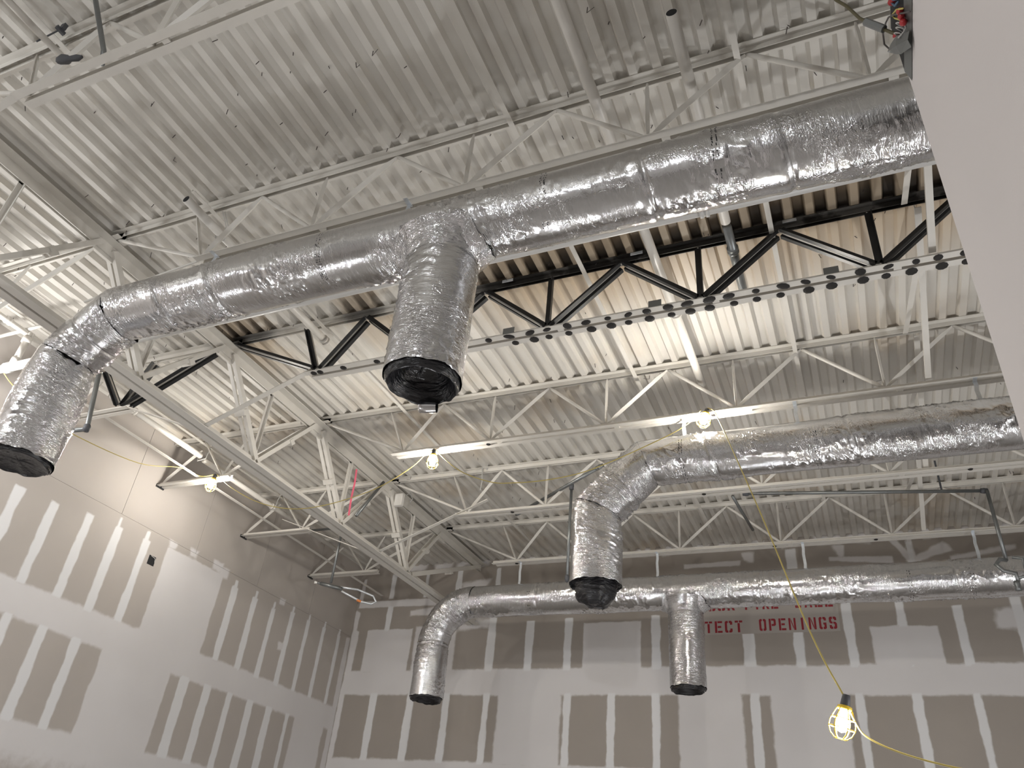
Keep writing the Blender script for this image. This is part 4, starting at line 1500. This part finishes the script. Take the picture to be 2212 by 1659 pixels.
# ------------------------------------------------------------------ small hung things
b = MB()
bx = thing('junction_box', 'cream box hanging at the girder, joint with the fourth joist back', 'box', W(-5.28, 7.86, 4.07))
b = MB()
b.box(W(-5.36, 7.82, 4.085), W(-5.245, 7.87, 4.25))
part('housing', b, 'white', bx)
b = MB()
b.tube([W(-5.26, 7.9, 4.25), W(-5.21, 7.93, 4.30), W(-5.17, 7.95, 4.22), W(-5.19, 7.93, 4.16)], .006, 6)
part('cable_loop', b, 'wirew', bx, None, True)
b = MB()
pts = [W(-5.40, 6.955, 4.18), W(-5.39, 6.965, 4.0), W(-5.40, 6.975, 3.8), W(-5.39, 6.985, 3.58)]
for i in range(3):
    b.bar(pts[i], pts[i + 1], Vector((.9, .4, 0)), Vector((-.4, .9, 0)), .022, .002)
single('ribbon', b, 'pink', 'pink marking ribbon tied to the girder web', 'ribbon')
b = MB()
b.tube([W(-5.30, 7.42, 4.22), W(-5.33, 7.05, 3.60)], .02, 10)
single('sprinkler_pipe', b, 'steelpipe', 'dark pipe stub leaning beside the pink ribbon', 'pipe', None, True)
b = MB()
b.tube([W(-3.99, 7.68, 4.37), W(-3.97, 7.66, 4.43), W(-4.02, 7.65, 4.45), W(-4.04, 7.65, 4.38), W(-4.02, 7.65, 4.2), W(-4.03, 7.65, 4.08)], .007, 6)
single('wire_hook', b, 'wirew', 'bent wire hook hanging on the joist behind the lamps', 'hook')

# ------------------------------------------------------------------ yellow string lamps


def lamp(at, label, ax=(0, 0, -1), s=1.0):
    at = Vector(at)
    ax = Vector(ax).normalized()
    root = thing('work_lamp', label, 'lamp', at)
    b = MB()
    b.lathe(at, [(0, -.060), (.018, -.060), (.022, -.030), (.024, -.004), (.020, .012), (.0, .012)], 12, ax, YV)
    part('socket', b, 'rubber', root, 'dark rubber socket', True)
    b = MB()
    b.lathe(at, [(.024, -.008), (.034, -.004), (.036, .010), (.030, .014), (.024, .012)], 16, ax, YV)
    part('collar', b, 'yellow', root, None, True)
    b = MB()
    pr = [(.013, .012), (.017, .030), (.026, .052), (.0315, .075), (.030, .098), (.020, .114), (.0, .121)]
    b.lathe(at, pr, 16, ax, YV)
    part('bulb', b, 'bulb', root, 'glowing white bulb', True)
    b = MB()
    u = ax.cross(YV).normalized() if abs(ax.y) < .9 else ax.cross(XV).normalized()
    v = ax.cross(u)

    def P(h, rr, th):
        return at + ax * h + (u * math.cos(th) + v * math.sin(th)) * rr
    cage = [(.006, .034), (.035, .046), (.07, .060), (.10, .062), (.13, .050), (.150, .028)]
    for k in range(6):
        th = 2 * PI * k / 6
        b.tube([P(h, rr, th) for h, rr in cage], .0028, 5)
    for h, rr in ((.055, .055), (.10, .062), (.150, .028)):
        b.tube([P(h, rr, 2 * PI * k / 18) for k in range(19)], .0028, 5)
    part('cage', b, 'yellow', root, None, True)
    return root


L1 = W(-6.68, 6.03, 3.735)
L2 = W(-3.77, 6.04, 3.685)
L3 = W(-1.00, 6.02, 3.735)
L4 = W(-.135, 4.40, .925)
lamp(L1, 'lit caged lamp under the short joist by the left wall', (-.15, 0, -1))
lamp(L2, 'lit caged lamp at the cut left end of the lamp joist', (.03, 0, -1))
lamp(L3, 'lit caged lamp just above the middle foil duct', (-.25, -.25, -1))
lamp(L4, 'lit caged lamp dangling low at the bottom right', (-.28, .1, -1))


def smooth(pts, n=6):
    pts = [Vector(p) for p in pts]
    out = []
    for i in range(len(pts) - 1):
        p0, p1, p2, p3 = pts[max(i - 1, 0)], pts[i], pts[i + 1], pts[min(i + 2, len(pts) - 1)]
        for k in range(n):
            t = k / n
            out.append(.5 * ((2 * p1) + (p2 - p0) * t + (2 * p0 - 5 * p1 + 4 * p2 - p3) * t * t + (3 * p1 - p0 - 3 * p2 + p3) * t ** 3))
    out.append(pts[-1])
    return out


t4 = L4 + Vector((.0, 0, .06))
segs = [
    [W(-7.05, 3.2, 3.78), W(-7.0, 3.49, 3.66), W(-7.0, 3.68, 3.58), W(-7.0, 4.10, 3.49), W(-7.0, 4.49, 3.48), W(-7.0, 5.25, 3.58), W(-7.0, 5.79, 3.80), W(-6.99, 6.05, 3.83), W(-6.85, 6.05, 3.80), L1 + Vector((-.02, 0, .06))],
    [L1 + Vector((.02, 0, .06)), W(-6.33, 6.0, 3.57), W(-5.86, 6.0, 3.34), W(-5.39, 6.0, 3.22), W(-4.97, 6.0, 3.22), W(-4.53, 6.0, 3.30), W(-4.24, 6.0, 3.40), W(-3.98, 6.03, 3.58), W(-3.85, 6.04, 3.72), L2 + Vector((-.02, 0, .06))],
    [L2 + Vector((.02, 0, .06)), W(-3.58, 5.95, 3.57), W(-3.35, 5.95, 3.39), W(-3.03, 5.95, 3.25), W(-2.79, 5.92, 3.20), W(-2.46, 5.88, 3.17), W(-2.11, 5.84, 3.18), W(-1.81, 5.82, 3.25), W(-1.51, 5.85, 3.38), W(-1.26, 5.92, 3.53), W(-1.12, 5.98, 3.66), L3 + Vector((-.04, 0, .05))],
    [L3 + Vector((.02, 0, .06)), W(-.93, 6.0, 3.75), W(-.88, 5.9, 3.60), W(-.80, 5.75, 3.33), W(-.52, 5.17, 2.33), W(-.27, 4.66, 1.38), t4],
    [t4, W(-.09, 4.40, .84), W(-.04, 4.40, .78), W(.09, 4.40, .72), W(.28, 4.40, .67), W(.42, 4.40, .655), W(.58, 4.40, .67), W(.9, 4.4, .74)],
]
b = MB()
for q in segs:
    b.tube(smooth(q), .0046, 7)
single('lamp_cord', b, 'cord', 'yellow cord stringing the caged lamps from the left wall to the bottom right', 'cord', W(-3.8, 6.0, 3.6), True)
